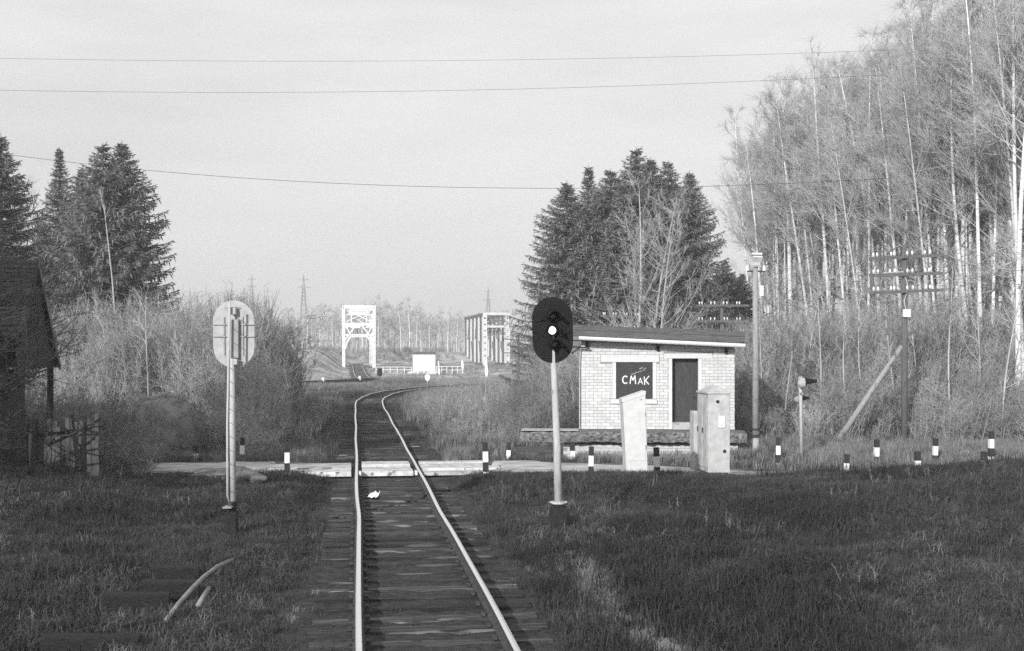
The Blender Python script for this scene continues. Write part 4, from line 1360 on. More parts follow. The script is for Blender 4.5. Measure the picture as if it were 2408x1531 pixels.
# distant ridge with a pale field
hv, hf = [], []
hx = np.linspace(-260, 420, 70)
def rid(x): return 30 * np.exp(-((x - 20) / 120.0) ** 2) + 1.2 * np.sin(x * .05) 
hy = np.linspace(700, 1300, 26)
for y in hy:
    for x in hx: hv.append((x, y, 3.0 + rid(x) * float(ss(700, 960, y)) + 4 * float(ss(1000, 1200, y))))
for j in range(25):
    for i in range(69): hf.append((j * 70 + i, j * 70 + i + 1, (j + 1) * 70 + i + 1, (j + 1) * 70 + i))
tag(link('hill', np_mesh('hill', hv, hf, M_field, smooth=True)), kind='structure')

# ------------------------------------------------------------------ vegetation builders
def frame(d):
    d = d / np.linalg.norm(d, axis=1, keepdims=True)
    up = np.where(np.abs(d[:, 2:3]) < .95, np.array([[0, 0, 1.0]]), np.array([[0, 1.0, 0]]))
    a = np.cross(d, up); a /= np.linalg.norm(a, axis=1, keepdims=True)
    return a, np.cross(d, a)


def spikes(p, q, r):
    """three-sided tapering twigs from p (radius r) to a point at q"""
    p, q = np.asarray(p, float), np.asarray(q, float); n = len(p)
    r = np.broadcast_to(np.asarray(r, float), (n,))
    a, b = frame(q - p)
    V = np.empty((n, 4, 3))
    for k in range(3):
        t = 2 * math.pi * k / 3
        V[:, k] = p + (a * math.cos(t) + b * math.sin(t)) * r[:, None]
    V[:, 3] = q
    i = np.arange(n)[:, None] * 4
    Fc = np.stack([i + np.array([[0, 1, 3]]), i + np.array([[1, 2, 3]]), i + np.array([[2, 0, 3]])], 1).reshape(-1, 3)
    return V.reshape(-1, 3), Fc


def rods(p, q, r0, r1):
    p, q = np.asarray(p, float), np.asarray(q, float); n = len(p)
    r0 = np.broadcast_to(np.asarray(r0, float), (n,)); r1 = np.broadcast_to(np.asarray(r1, float), (n,))
    a, b = frame(q - p)
    V = np.empty((n, 6, 3))
    for k in range(3):
        t = 2 * math.pi * k / 3
        o = a * math.cos(t) + b * math.sin(t)
        V[:, k] = p + o * r0[:, None]; V[:, 3 + k] = q + o * r1[:, None]
    i = np.arange(n)[:, None] * 6
    T = []
    for k in range(3):
        k2 = (k + 1) % 3
        T += [i + np.array([[k, k2, 3 + k2]]), i + np.array([[k, 3 + k2, 3 + k]])]
    return V.reshape(-1, 3), np.stack(T, 1).reshape(-1, 3)


def merge(parts):
    vs, fs, o = [], [], 0
    for v, f in parts:
        vs.append(v); fs.append(f + o); o += len(v)
    return np.concatenate(vs), np.concatenate(fs)


def unit(v): return v / np.linalg.norm(v, axis=-1, keepdims=True)


def bare_tree(seed, H=20.0, r0=.13, clear=.35, nb=30, spread=.34, rise=1.0, nsec=8, ntw=8, tw_len=.8, tw_r=.008, lean=.6, fork=False, m_tr=None, m_cr=None):
    rg = np.random.default_rng(seed)
    n = 9
    t = np.linspace(0, 1, n)
    ph = rg.uniform(0, 6.3)
    tp = np.stack([lean * t ** 1.6 * math.cos(ph) + .12 * np.sin(5 * t + seed), lean * t ** 1.6 * math.sin(ph) + .12 * np.cos(4 * t + seed) - .12, t * H], 1)
    tp[0, 2] = -.5
    tr_r = r0 * (1 - t) ** .8 + .012
    tb = MB(); tb.tube(tp, list(tr_r), 8, caps=False)
    def tpos(q): return np.stack([np.interp(q, t, tp[:, i]) for i in range(3)], -1)
    segs = []; tw = []
    q = np.sort(rg.uniform(clear, .99, nb)); q[:3] = rg.uniform(clear * .55, clear, 3)
    for qi in q:
        L = (spread * H * (1 - qi) ** .75 * rg.uniform(.6, 1.15) + .7) * (1.0 if qi > clear else .55)
        az = rg.uniform(0, 6.283); el = (rg.uniform(.35, .95) * rise)
        if qi < clear: el = rg.uniform(-.1, .4)
        d = np.array([math.cos(az) * math.cos(el), math.sin(az) * math.cos(el), math.sin(el)])
        p = tpos(qi); rb = max(.011, np.interp(qi, t, tr_r) * rg.uniform(.32, .5))
        k = 4; pts = [p]
        for j in range(k):
            d = unit(d + np.array([0, 0, .16 * rise]) + rg.normal(0, .13, 3)); pts.append(pts[-1] + d * L / k)
        pts = np.array(pts)
        rr = rb * (1 - np.linspace(0, 1, k + 1)) ** .8 + .006
        segs.append(rods(pts[:-1], pts[1:], rr[:-1], rr[1:]))
        ns = max(3, int(nsec * min(1.3, L / 3)))
        u = rg.uniform(.2, 1, ns)
        sp = np.stack([np.interp(u, np.linspace(0, 1, k + 1), pts[:, i]) for i in range(3)], -1)
        sd_ = unit(unit(pts[-1] - pts[0])[None] + rg.normal(0, .55, (ns, 3)) + np.array([0, 0, .25 * rise]))
        sL = L * rg.uniform(.2, .42, ns)[:, None]
        se = sp + sd_ * sL
        segs.append(rods(sp, se, .55 * np.interp(u, np.linspace(0, 1, k + 1), rr) + .003, .004))
        m_ = ns * ntw
        w = rg.uniform(.15, 1, m_)[:, None]
        bp = np.repeat(sp, ntw, 0) * (1 - w) + np.repeat(se, ntw, 0) * w
        dd = unit(np.repeat(sd_, ntw, 0) + rg.normal(0, .6, (m_, 3)) + np.array([0, 0, .1 * rise]))
        tw.append((bp, bp + dd * tw_len * rg.uniform(.4, 1.2, (m_, 1))))
    bp = np.concatenate([a for a, b in tw]); be = np.concatenate([b for a, b in tw])
    V, Fc = merge(segs + [spikes(bp, be, tw_r)])
    me_t = tb.mesh('trunk', m_tr or M_birch, smooth=True)
    me_c = np_mesh('crown', V, Fc, m_cr or M_twig)
    return me_t, me_c


def spruce(seed, H=14.0, Rb=3.0, droop=.35, dens=1.0, pw=.75, gap=0.0):
    rg = np.random.default_rng(seed)
    tb = MB(); tb.tube([(0, 0, -.5), (0.05, 0, H * .5), (0, 0, H)], [.17, .10, .012], 7, caps=False)
    P, Q, Rr, Wn = [], [], [], []
    segs = []
    z = .04 * H + gap
    while z < H - .15:
        fr = z / H
        Lw = Rb * (1 - fr) ** pw * min(1, .16 + 4.6 * (1 - fr)) + .10
        nb = int(rg.integers(6, 9))
        az0 = rg.uniform(0, 6.28)
        for k in range(nb):
            L = Lw * rg.uniform(.72, 1.18)
            az = az0 + 6.283 * k / nb + rg.normal(0, .2)
            n = max(4, int(L / .105 * dens))
            u = np.linspace(0.06, 1, n)
            # droops, then lifts at the tip
            dr = droop * L * (np.sin(u * 2.2) * .75 - .25 * u ** 3) * (1 - .75 * fr) - .35 * L * u * fr
            r = u * L
            pts = np.stack([r * math.cos(az), r * math.sin(az), z + rg.uniform(-.12, .12) - dr], 1)
            segs.append(rods(pts[:-1], pts[1:], .018 * (1 - u[:-1]) + .006, .018 * (1 - u[1:]) + .005))
            out = np.array([math.cos(az), math.sin(az), 0]); sd_ = np.array([-math.sin(az), math.cos(az), 0])
            for s in (-1, 1):
                ll = (.16 + .42 * np.minimum(1, (1 - u) * 2.2 + .25)) * min(1, .35 + L / 2.2)
                ll = ll * rg.uniform(.6, 1.2, n)
                d = unit(out[None] * .75 + s * sd_[None] * rg.uniform(.6, 1.0, (n, 1)) + np.stack([np.zeros(n), np.zeros(n), rg.uniform(-.5, .05, n)], 1))
                P.append(pts); Q.append(pts + d * ll[:, None]); Wn.append(np.full(n, .034))
            # hanging sprays
            hn = rg.uniform(.12, .55, n) * min(1, .3 + L / 2.5)
            d = unit(np.stack([rg.normal(0, .22, n), rg.normal(0, .22, n), -np.ones(n)], 1) + out[None] * .25)
            P.append(pts); Q.append(pts + d * hn[:, None]); Wn.append(np.full(n, .036))
            d = unit(out[None] + np.stack([rg.normal(0, .3, n), rg.normal(0, .3, n), rg.uniform(.0, .5, n)], 1))
            P.append(pts); Q.append(pts + d * .2); Wn.append(np.full(n, .032))
        z += rg.uniform(.20, .34) * (1 - .35 * fr)
    P, Q, Wn = np.concatenate(P), np.concatenate(Q), np.concatenate(Wn)
    # each spray: flat kite of two triangles
    n = len(P); d = Q - P
    side = unit(np.cross(d, rg.normal(0, 1, (n, 3)))) * Wn[:, None]
    mid = P + d * .4
    V = np.stack([P, mid + side, Q, mid - side], 1).reshape(-1, 3)
    i = np.arange(n)[:, None] * 4
    Fc = np.stack([i + np.array([[0, 1, 2]]), i + np.array([[0, 2, 3]])], 1).reshape(-1, 3)
    V, Fc = merge([(V, Fc)] + segs)
    return tb.mesh('trunk', M_trunk_d, smooth=True), np_mesh('crown', V, Fc, M_needle)


def shrub(seed, nst=16, H=3.0, m_=None, ns=11, nt=4, tr=.0055, flare=.35):
    rg = np.random.default_rng(seed)
    segs = []; A, B = [], []
    for i in range(nst):
        p = np.array([rg.normal(0, .28), rg.normal(0, .28), -.1])
        h = H * rg.uniform(.55, 1)
        d = unit(np.array([rg.normal(0, flare * .5), rg.normal(0, flare * .5), 1.0]))
        pts = [p]
        for k in range(4):
            d = unit(d + rg.normal(0, .07, 3) + np.array([0, 0, .06])); pts.append(pts[-1] + d * h / 4)
        pts = np.array(pts); rr = .016 * (1 - np.linspace(0, 1, 5)) * rg.uniform(.7, 1.4) + .004
        segs.append(rods(pts[:-1], pts[1:], rr[:-1], rr[1:]))
        u = rg.uniform(.15, 1, ns)
        sp = np.stack([np.interp(u, np.linspace(0, 1, 5), pts[:, j]) for j in range(3)], -1)
        sd_ = unit(rg.normal(0, .5, (ns, 3)) + np.array([0, 0, .8]))
        se = sp + sd_ * (h * rg.uniform(.12, .3, ns))[:, None]
        segs.append(rods(sp, se, .007, .003))
        w = rg.uniform(.1, 1, ns * nt)[:, None]
        bp = np.repeat(sp, nt, 0) * (1 - w) + np.repeat(se, nt, 0) * w
        dd = unit(np.repeat(sd_, nt, 0) + rg.normal(0, .55, (ns * nt, 3)))
        A.append(bp); B.append(bp + dd * rg.uniform(.15, .45, (ns * nt, 1)) * H / 3)
    V, Fc = merge(segs + [spikes(np.concatenate(A), np.concatenate(B), tr)])
    return np_mesh('shrub', V, Fc, m_ or M_twig_w)


def tuft(seed, n=28, h=.28, w=.006, rad=.13, bend=.5, m_=None):
    rg = np.random.default_rng(seed)
    V, Fc = [], []
    for i in range(n):
        a = rg.uniform(0, 6.28); r = rad * math.sqrt(rg.uniform(0, 1))
        p = np.array([r * math.cos(a), r * math.sin(a), -.03])
        L = h * rg.uniform(.45, 1.1); az = rg.uniform(0, 6.28); b = bend * rg.uniform(.2, 1.2)
        o = np.array([math.cos(az), math.sin(az), 0]); s = np.array([-o[1], o[0], 0]) * w * rg.uniform(.7, 1.4)
        m1 = p + o * L * b * .3 + np.array([0, 0, L * .62]); tip = p + o * L * b + np.array([0, 0, L * (1 - .35 * b)])
        k = len(V)
        V += [p - s, p + s, m1 + s * .75, m1 - s * .75, tip]
        Fc += [(k, k + 1, k + 2), (k, k + 2, k + 3), (k + 3, k + 2, k + 4)]
    return np_mesh('tuft', np.array(V), np.array(Fc), m_ or M_grass)


# ------------------------------------------------------------------ scattering (uncountable growth only)
def proto_collection(name, meshes):
    c = bpy.data.collections.new(name)
    for i, me in enumerate(meshes):
        o = bpy.data.objects.new(f'{name}_source', me)
        c.objects.link(o)
    return c


def scatter_tree(coll):
    ng = bpy.data.node_groups.new('scatter', 'GeometryNodeTree')
    ng.interface.new_socket('Geometry', in_out='INPUT', socket_type='NodeSocketGeometry')
    ng.interface.new_socket('Geometry', in_out='OUTPUT', socket_type='NodeSocketGeometry')
    n, l = ng.nodes, ng.links
    gi, go_ = n.new('NodeGroupInput'), n.new('NodeGroupOutput')
    ci = n.new('GeometryNodeCollectionInfo'); ci.inputs['Collection'].default_value = coll
    ci.inputs['Separate Children'].default_value = True; ci.inputs['Reset Children'].default_value = True
    ip = n.new('GeometryNodeInstanceOnPoints'); ip.inputs['Pick Instance'].default_value = True
    for nm, ty, sock in (('rot', 'FLOAT_VECTOR', 'Rotation'), ('scl', 'FLOAT_VECTOR', 'Scale'), ('idx', 'INT', 'Instance Index')):
        na = n.new('GeometryNodeInputNamedAttribute'); na.data_type = ty; na.inputs['Name'].default_value = nm
        l.new(na.outputs['Attribute'], ip.inputs[sock])
    l.new(gi.outputs[0], ip.inputs['Points']); l.new(ci.outputs[0], ip.inputs['Instance']); l.new(ip.outputs[0], go_.inputs[0])
    return ng


def scatter(name, pts, scl, coll, label=None, cat=None, tilt=.12, seed=0):
    rg = np.random.default_rng(seed)
    pts = np.asarray(pts, np.float32); n = len(pts)
    me = bpy.data.meshes.new(name)
    me.vertices.add(n); me.vertices.foreach_set('co', pts.ravel())
    rot = np.stack([rg.normal(0, tilt, n), rg.normal(0, tilt, n), rg.uniform(0, 6.283, n)], 1).astype(np.float32)
    scl = np.asarray(scl, np.float32)
    if scl.ndim == 1: scl = np.repeat(scl[:, None], 3, 1)
    a = me.attributes.new('rot', 'FLOAT_VECTOR', 'POINT'); a.data.foreach_set('vector', rot.ravel())
    a = me.attributes.new('scl', 'FLOAT_VECTOR', 'POINT'); a.data.foreach_set('vector', scl.ravel())
    a = me.attributes.new('idx', 'INT', 'POINT'); a.data.foreach_set('value', rg.integers(0, max(1, len(coll.objects)), n).astype(np.int32))
    me.update()
    o = link(name, me)
    md = o.modifiers.new('scatter', 'NODES'); md.node_group = scatter_tree(coll)
    tag(o, label, cat, kind='stuff')
    return o


def dist_track(X, Y):
    out = np.full(len(X), 1e9)
    P = path[::3]
    for i in range(0, len(X), 20000):
        d = np.hypot(X[i:i + 20000, None] - P[None, :, 0], Y[i:i + 20000, None] - P[None, :, 1]); out[i:i + 20000] = d.min(1)
    return out


def sample(n, px0, px1, D0, D1, seed, power=1.0):
    rg = np.random.default_rng(seed)
    # uniform on the ground within the wedge
    D = np.sqrt(rg.uniform(D0 ** 2, D1 ** 2, n)) if power == 1.0 else D0 + (D1 - D0) * rg.uniform(0, 1, n) ** power
    px = rg.uniform(px0, px1, n)
    X = (px - CX) / F * D
    return X, D, px, rg


C_green = proto_collection('green_tuft', [tuft(i, 34, .19, .0045, .17, .8, M_grass) for i in range(5)])
C_straw = proto_collection('straw_tuft', [tuft(20 + i, 26, .30, .005, .15, .8, M_straw_l) for i in range(4)])
C_tall = proto_collection('tall_tuft', [tuft(40 + i, 36, .62, .006, .2, .45, M_straw) for i in range(4)])
C_tallg = proto_collection('tall_green_tuft', [tuft(60 + i, 30, .5, .007, .2, .5, M_grass) for i in range(3)])
C_weed = proto_collection('weed', [shrub(80 + i, 5, .9, M_twig_g, 7, 3, .003, .5) for i in range(3)])

# short green grass on both sides of the line
X, D, px, rg = sample(56000, -800, 3300, 10.8, 31.6, 1)
a = np.abs(X - xc(D))
keep = (a > 1.46 + rg.uniform(0, .5, len(X)))
for _o in [o for o in COL.objects if o.name.startswith(('old_sleeper', 'concrete_slab'))]: keep &= np.hypot((X - _o.location.x) / .62, (D - _o.location.y + .22) / .36) > 1
X, D = X[keep], D[keep]
scl = rg.uniform(.55, 1.15, len(X)) * (1 + .35 * np.clip(wob(X * .7, D * .7), -.6, 1))
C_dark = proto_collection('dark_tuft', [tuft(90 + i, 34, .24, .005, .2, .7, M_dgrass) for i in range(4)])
shade_msk = wob(X * .45 + 3, D * .32) + .5 * wob(X * 1.3, D * .9 + 2) + 1.5 * np.exp(-((X - 9.5) / 2.6) ** 2 - ((D - 20.5) / 3.2) ** 2) + .5 * ss(16, 11, D) + rg.normal(0, .3, len(X))  # mask puts deep shade patches into the grass colour by choosing darker tufts
dk = shade_msk > .62
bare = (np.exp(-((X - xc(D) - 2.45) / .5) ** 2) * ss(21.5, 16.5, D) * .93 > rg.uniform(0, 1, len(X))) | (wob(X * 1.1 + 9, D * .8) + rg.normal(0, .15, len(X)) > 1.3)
scatter('grass', np.stack([X, D, ground_h(X, D)], 1)[~dk & ~bare], scl[~dk & ~bare], C_green, seed=2)
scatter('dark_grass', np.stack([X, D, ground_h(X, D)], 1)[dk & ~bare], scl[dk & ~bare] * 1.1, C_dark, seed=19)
# thin grass between the sleepers and on the shoulders
X, D, px, rg = sample(2600, 600, 1400, 11, 70, 3)
s = X - xc(D)
keep = (np.abs(s) < 2.0) & ((np.abs(np.abs(s) - .8) > .16)) & ((D < 31) | (D > 35.3)) & ((np.abs(s) > 1.15) | (rg.uniform(0, 1, len(X)) < .25))
X, D = X[keep], D[keep]
scatter('track_grass', np.stack([X, D, np.full(len(X), -.2)], 1), rg.uniform(.25, .7, len(X)), C_green, seed=4)
# bleached grass along the sleeper ends and on the verge
X, D, px, rg = sample(9000, 600, 1450, 11, 24, 5)
s = X - xc(D)
w_ = np.exp(-((s - 2.35) / .38) ** 2) * ss(20.5, 16, D) + .35 * np.exp(-((s + 2.1) / .4) ** 2) * (np.sin(D * 1.3) > -.2)
keep = rg.uniform(0, 1, len(X)) < w_ * .9
X, D = X[keep], D[keep]
scatter('dry_grass', np.stack([X, D, ground_h(X, D)], 1), rg.uniform(.2, .55, len(X)), C_straw, seed=6)
X, D, px, rg = sample(17000, 1350, 3200, 35.4, 42.5, 7)
keep = rg.uniform(0, 1, len(X)) < .3 + .7 * ss(1750, 2300, px)
X, D = X[keep], D[keep]
scatter('verge_grass', np.stack([X, D, ground_h(X, D)], 1), rg.uniform(.6, 1.5, len(X)), C_straw, seed=8)
# scattered dry stalks in the green
X, D, px, rg = sample(95, -100, 2500, 12, 30, 9)
keep = np.abs(X - xc(D)) > 2.1
X, D = X[keep], D[keep]
scatter('weed_stalks', np.stack([X, D, ground_h(X, D)], 1), rg.uniform(.2, .45, len(X)), C_weed, seed=10)
# long grass beyond the road
X, D, px, rg = sample(36000, -60, 2480, 35.5, 118, 11, power=1.25)
dt = dist_track(X, D)
keep = (dt > 1.9 + rg.uniform(0, .5, len(X))) & ~((px > 1290) & (D > 58)) & ~((px < 520) & (D > 70))
hutx, huty = hut_o.x, hut_o.y
keep &= ~((X > hutx - 2.2) & (X < hutx + 5.4) & (D > 37.6) & (D < 43.5))
X, D = X[keep], D[keep]
mixg = rg.uniform(0, 1, len(X)) < np.clip(.42 + .5 * wob(X * .35, D * .3) - .35 * ss(50, 85, D), 0.03, 1)
sc_ = rg.uniform(.45, 1.1, len(X)) * (1 + .3 * np.clip(wob(X * .4, D * .4), -1, 1)) * (0.75 + .5 * ss(36, 55, D))
z_ = ground_h(X, D)
scatter('long_dry_grass', np.stack([X, D, z_], 1)[~mixg], sc_[~mixg], C_tall, seed=12)
scatter('long_green_grass', np.stack([X, D, z_], 1)[mixg], sc_[mixg] * .9, C_tallg, seed=13)
X, D, px, rg = sample(5200, 560, 1330, 112, 235, 14)
keep = dist_track(X, D) > 2.2
X, D = X[keep], D[keep]
scatter('meadow_grass', np.stack([X, D, ground_h(X, D)], 1), rg.uniform(.8, 1.7, len(X)) * (1.5 - .8 * ss(-20, -30, X)), C_straw, seed=15)

# rough dark tussocks and dead stems standing in the turf
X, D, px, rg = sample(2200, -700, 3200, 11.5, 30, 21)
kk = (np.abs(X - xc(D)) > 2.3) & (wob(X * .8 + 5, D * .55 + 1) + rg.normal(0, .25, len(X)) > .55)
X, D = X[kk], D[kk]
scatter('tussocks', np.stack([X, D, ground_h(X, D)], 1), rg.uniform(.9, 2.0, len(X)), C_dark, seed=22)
C_mat = proto_collection('matted_tuft', [tuft(190 + i, 26, .22, .0055, .2, 1.5, M_matted) for i in range(4)])
X, D, px, rg = sample(13500, -700, 3200, 11.2, 30.5, 23)
kk = (np.abs(X - xc(D)) > 2.0) & (wob(X * .6 + 1, D * .7 + 4) + .6 * wob(X * 1.7, D * 1.2 + 3) + rg.normal(0, .3, len(X)) > .5)
X, D = X[kk], D[kk]
scatter('matted_grass', np.stack([X, D, ground_h(X, D) + .02], 1), rg.uniform(.6, 1.1, len(X)), C_mat, seed=24, tilt=.2)

# straw over the earth cellar
n = 260
rg = np.random.default_rng(16)
th = rg.uniform(0, 6.283, n); rr = np.sqrt(rg.uniform(0, 1, n))
P = np.stack([1.5 * rr * np.cos(th), 1.7 * rr * np.sin(th), 1.62 * np.sqrt(np.maximum(0, 1 - rr ** 2.4)) - .12], 1)
so_ = scatter('turf_straw', P, rg.uniform(.5, 1.0, n), C_straw, seed=17)
so_.parent = cel

# bare thickets
C_sh = proto_collection('sapling_clump', [shrub(100 + i, 15, 3.0, M_twig_w, 11, 4, .006) for i in range(5)])
C_shg = proto_collection('grey_clump', [shrub(120 + i, 14, 3.0, M_twig_g, 12, 5, .007, .5) for i in range(4)])
C_low = proto_collection('low_clump', [shrub(140 + i, 12, 1.3, M_twig_w, 9, 4, .005, .6) for i in range(4)])


def thicket(name, n, px0, px1, D0, D1, top_x, top_y, ramp, coll, seed, label, lo=.55, base=3.0, cat='thicket', cond=None):
    X, D, px, rg = sample(n, px0, px1, D0, D1, seed)
    yt = np.interp(px, top_x, top_y)
    zt = EYE + (HY - yt) / F * D
    z0 = ground_h(X, D)
    h = (zt - z0) * rg.uniform(lo, 1.0, n) * (ramp[2] + (1 - ramp[2]) * ss(ramp[0], ramp[1], D))
    keep = (h > .25) & (dist_track(X, D) > 2.6)
    keep &= ~((X > hutx - 1.2) & (X < hutx + 5.4) & (D > 37.0) & (D < 43.8))
    if cond is not None: keep &= cond(X, D, px)
    X, D, h, z0 = X[keep], D[keep], h[keep], z0[keep]
    k = h / base
    scatter(name, np.stack([X, D, z0], 1), np.stack([.55 + .45 * k, .55 + .45 * k, k], 1), coll, seed=seed + 1, tilt=.07, label=label, cat=cat)


thicket('sapling_thicket', 430, 120, 640, 37.5, 62, [120, 400, 560, 600, 640], [705, 690, 700, 735, 800], (37.5, 47, .38), C_sh, 200, 'pale thicket of bare saplings below the twin spruce, behind the ladder mast', cond=lambda X, D, px: ~((px > 230) & (px < 520) & (D < 43.5)))
thicket('grey_thicket', 150, 545, 650, 50, 66, [545, 585, 620, 650], [720, 700, 740, 800], (50, 54, .8), C_shg, 210, 'darker rounded thicket just past the ladder mast shield')
thicket('shed_thicket', 90, -60, 330, 30, 37, [-60, 330], [880, 930], (30, 33, .7), C_shg, 215, 'grey brush behind the plank fence and shed')
thicket('wood_edge_thicket', 980, 1640, 3100, 41.5, 60, [1640, 1760, 1900, 2100, 2500], [770, 735, 715, 700, 680], (41, 50, .34), C_sh, 220, 'tall pale brush at the foot of the birch wood, around the telegraph pole', cond=lambda X, D, px: ~((px < 1740) & (D < 46)) & ~((px > 1925) & (px < 2150) & (D < 43.6)))
thicket('undergrowth', 400, 1640, 3100, 44, 66, [1640, 1900, 2500], [760, 720, 690], (44, 50, .5), C_shg, 230, 'greyer undergrowth among the foot of the birch wood', cond=lambda X, D, px: ~((px < 1740) & (D < 47)))
thicket('hut_side_brush', 110, 1225, 1420, 44, 66, [1225, 1300, 1420], [878, 858, 800], (44, 48, .7), C_shg, 240, 'grey brush filling the gap between the lit signal and the brick hut')
thicket('hut_back_brush', 170, 1280, 1760, 46, 70, [1280, 1760], [780, 760], (46, 50, .8), C_sh, 250, 'bare brush behind the brick hut below the spruces')
thicket('meadow_brush', 330, 960, 1290, 46, 108, [960, 1060, 1150, 1290], [930, 902, 886, 876], (46, 60, .5), C_low, 260, 'low dry brush between the curving rails and the brick hut', lo=.4, base=1.3)
thicket('lineside_brush', 150, 540, 815, 42, 100, [540, 700, 815], [890, 915, 935], (42, 60, .6), C_low, 270, 'low dry brush beside the rails below the grassy embankment', lo=.35, base=1.3)
thicket('bridge_hedge', 110, 880, 1000, 122, 134, [880, 900, 990, 1005], [896, 888, 888, 896], (120, 122, .9), C_shg, 280, 'dark scrub in front of the white hut platform', lo=.8)


# ------------------------------------------------------------------ trees
def plant(name, protos, base, H, Hp, rz, label, cat, group, lean=(0, 0), wide=1.0):
    tm, cm = protos
    t = empty(name, base, rz)
    t.rotation_euler = (lean[0], lean[1], rz)
    k = H / Hp
    t.scale = (k * wide, k * wide, k)
    link('trunk', tm, t); link('crown', cm, t)
    tag(t, label, cat, group)
    return t


# spruces
SP = [spruce(300, 14, 3.3, .30, 1.0, .58), spruce(301, 14, 2.5, .38, 1.0, .78), spruce(302, 14, 3.0, .34, 1.0, .46), spruce(303, 14, 2.1, .4, .95, .9)]
def spr(px, ytop, D, k, label, wide=1.0, z=None, rz=None):
    X = (px - CX) / F * D; z0 = gz(X, D) if z is None else z
    H = EYE + (HY - ytop) / F * D - z0
    return plant('spruce_tree', SP[k], (X, D, z0), H, 14, random.uniform(0, 6.28) if rz is None else rz, label, 'spruce', 'dark spruces standing in clumps', wide=wide)
spr(242, 336, 66, 2, 'dense dark spruce, blunt-topped one of the close pair above the sapling thicket', 1.16)
spr(287, 330, 67, 0, 'dense dark spruce, pointed one of the close pair, its boughs reaching toward the track', 1.15)
spr(140, 345, 72, 1, 'slim spruce with a thin bare tip standing apart beside the close pair', .9)
spr(192, 394, 75, 1, 'shorter spruce between the slim spruce and the close pair', 1.0)
spr(100, 520, 70, 0, 'low broad spruce below the slim-tipped spruce, behind the shed ridge', 1.1)
spr(2, 312, 46, 0, 'spruce cut by the picture edge above the dark shed', .95)
spr(1333, 424, 74, 0, 'pale spruce nearest the grey bridge, its long boughs reaching over the lit signal', 1.25)
spr(1384, 388, 77, 1, 'slender-tipped spruce second from the signal side of the clump behind the hut', 1.1)
spr(1436, 396, 74, 2, 'blunt spruce third from the signal side of the clump behind the hut', 1.2)
spr(1496, 345, 78, 2, 'tallest spruce in the clump behind the hut', 1.05)
spr(1531, 368, 75, 0, 'spruce just beside the tallest in the clump behind the hut', 1.0)
spr(1571, 376, 77, 2, 'bushy-topped spruce behind the upper end of the bare multi-stemmed tree', 1.0)
spr(1622, 400, 75, 0, 'spruce at the wood side of the clump behind the hut, dark on one flank', 1.0)
spr(1465, 430, 72, 1, 'shorter spruce standing in front of the clump behind the hut', 1.3)
spr(1560, 470, 72, 0, 'low spruce in front of the clump, behind the bare multi-stemmed tree', 1.0)
spr(1705, 610, 88, 2, 'small dark spruce in the gap between the spruce clump and the birch wood', 1.1)
spr(1745, 640, 90, 0, 'smallest dark spruce in shade beside the birch wood, behind the lamp pole', 1.1)

# bare tree before the spruces: several stems
BT = [bare_tree(400 + i, 12, .085, .16, 30, .40, .95, 8, 8, .6, .0085, 1.6, m_tr=M_twig) for i in range(3)]
for j, (px, yt, lx) in enumerate(((1512, 425, -.05), (1535, 455, .06), (1556, 520, .13))):
    X = (px - CX) / F * 64; z0 = gz(X, 64); H = EYE + (HY - yt) / F * 64 - z0
    plant('bare_tree', BT[j], (X, 64, z0), H, 12, j * 2.1, ['pale bare tree, tallest of three stems before the spruce clump', 'pale bare tree, middle of three stems before the spruce clump', 'pale bare tree leaning toward the birch wood, shortest of three stems before the spruces'][j], 'tree', 'bare stems before the spruces', lean=(0, lx))

# birch and aspen wood
BI = [bare_tree(500 + i, 20, .095 + .02 * (i % 3), .38 + .05 * (i % 2), 36, .27, 1.05, 9, 10, .85, .0085, .9 + .3 * (i % 3)) for i in range(7)]
wood = []
front = [(2400, 44), (2330, 48), (2270, 54), (2200, 58), (2130, 62), (2060, 68), (1990, 73), (1930, 78), (1870, 82), (1820, 87), (1790, 91), (1772, 95)]
rg = np.random.default_rng(33)
fx = np.array([f[0] for f in front][::-1], float); fd = np.array([f[1] for f in front][::-1], float)
n_front = 92
pxs = np.linspace(1772, 2430, n_front) + rg.uniform(-8, 8, n_front)
for i, px in enumerate(pxs):
    D = np.interp(px, fx, fd) + rg.uniform(0, 9)
    wood.append((px, D, 0))
for i in range(70):
    px = rg.uniform(1800, 2540); D = np.interp(px, fx, fd) + rg.uniform(9, 36)
    wood.append((px, D, 1))
for px in np.linspace(2470, 3050, 26):
    wood.append((px + rg.uniform(-9, 9), 46 + rg.uniform(0, 24), 1))
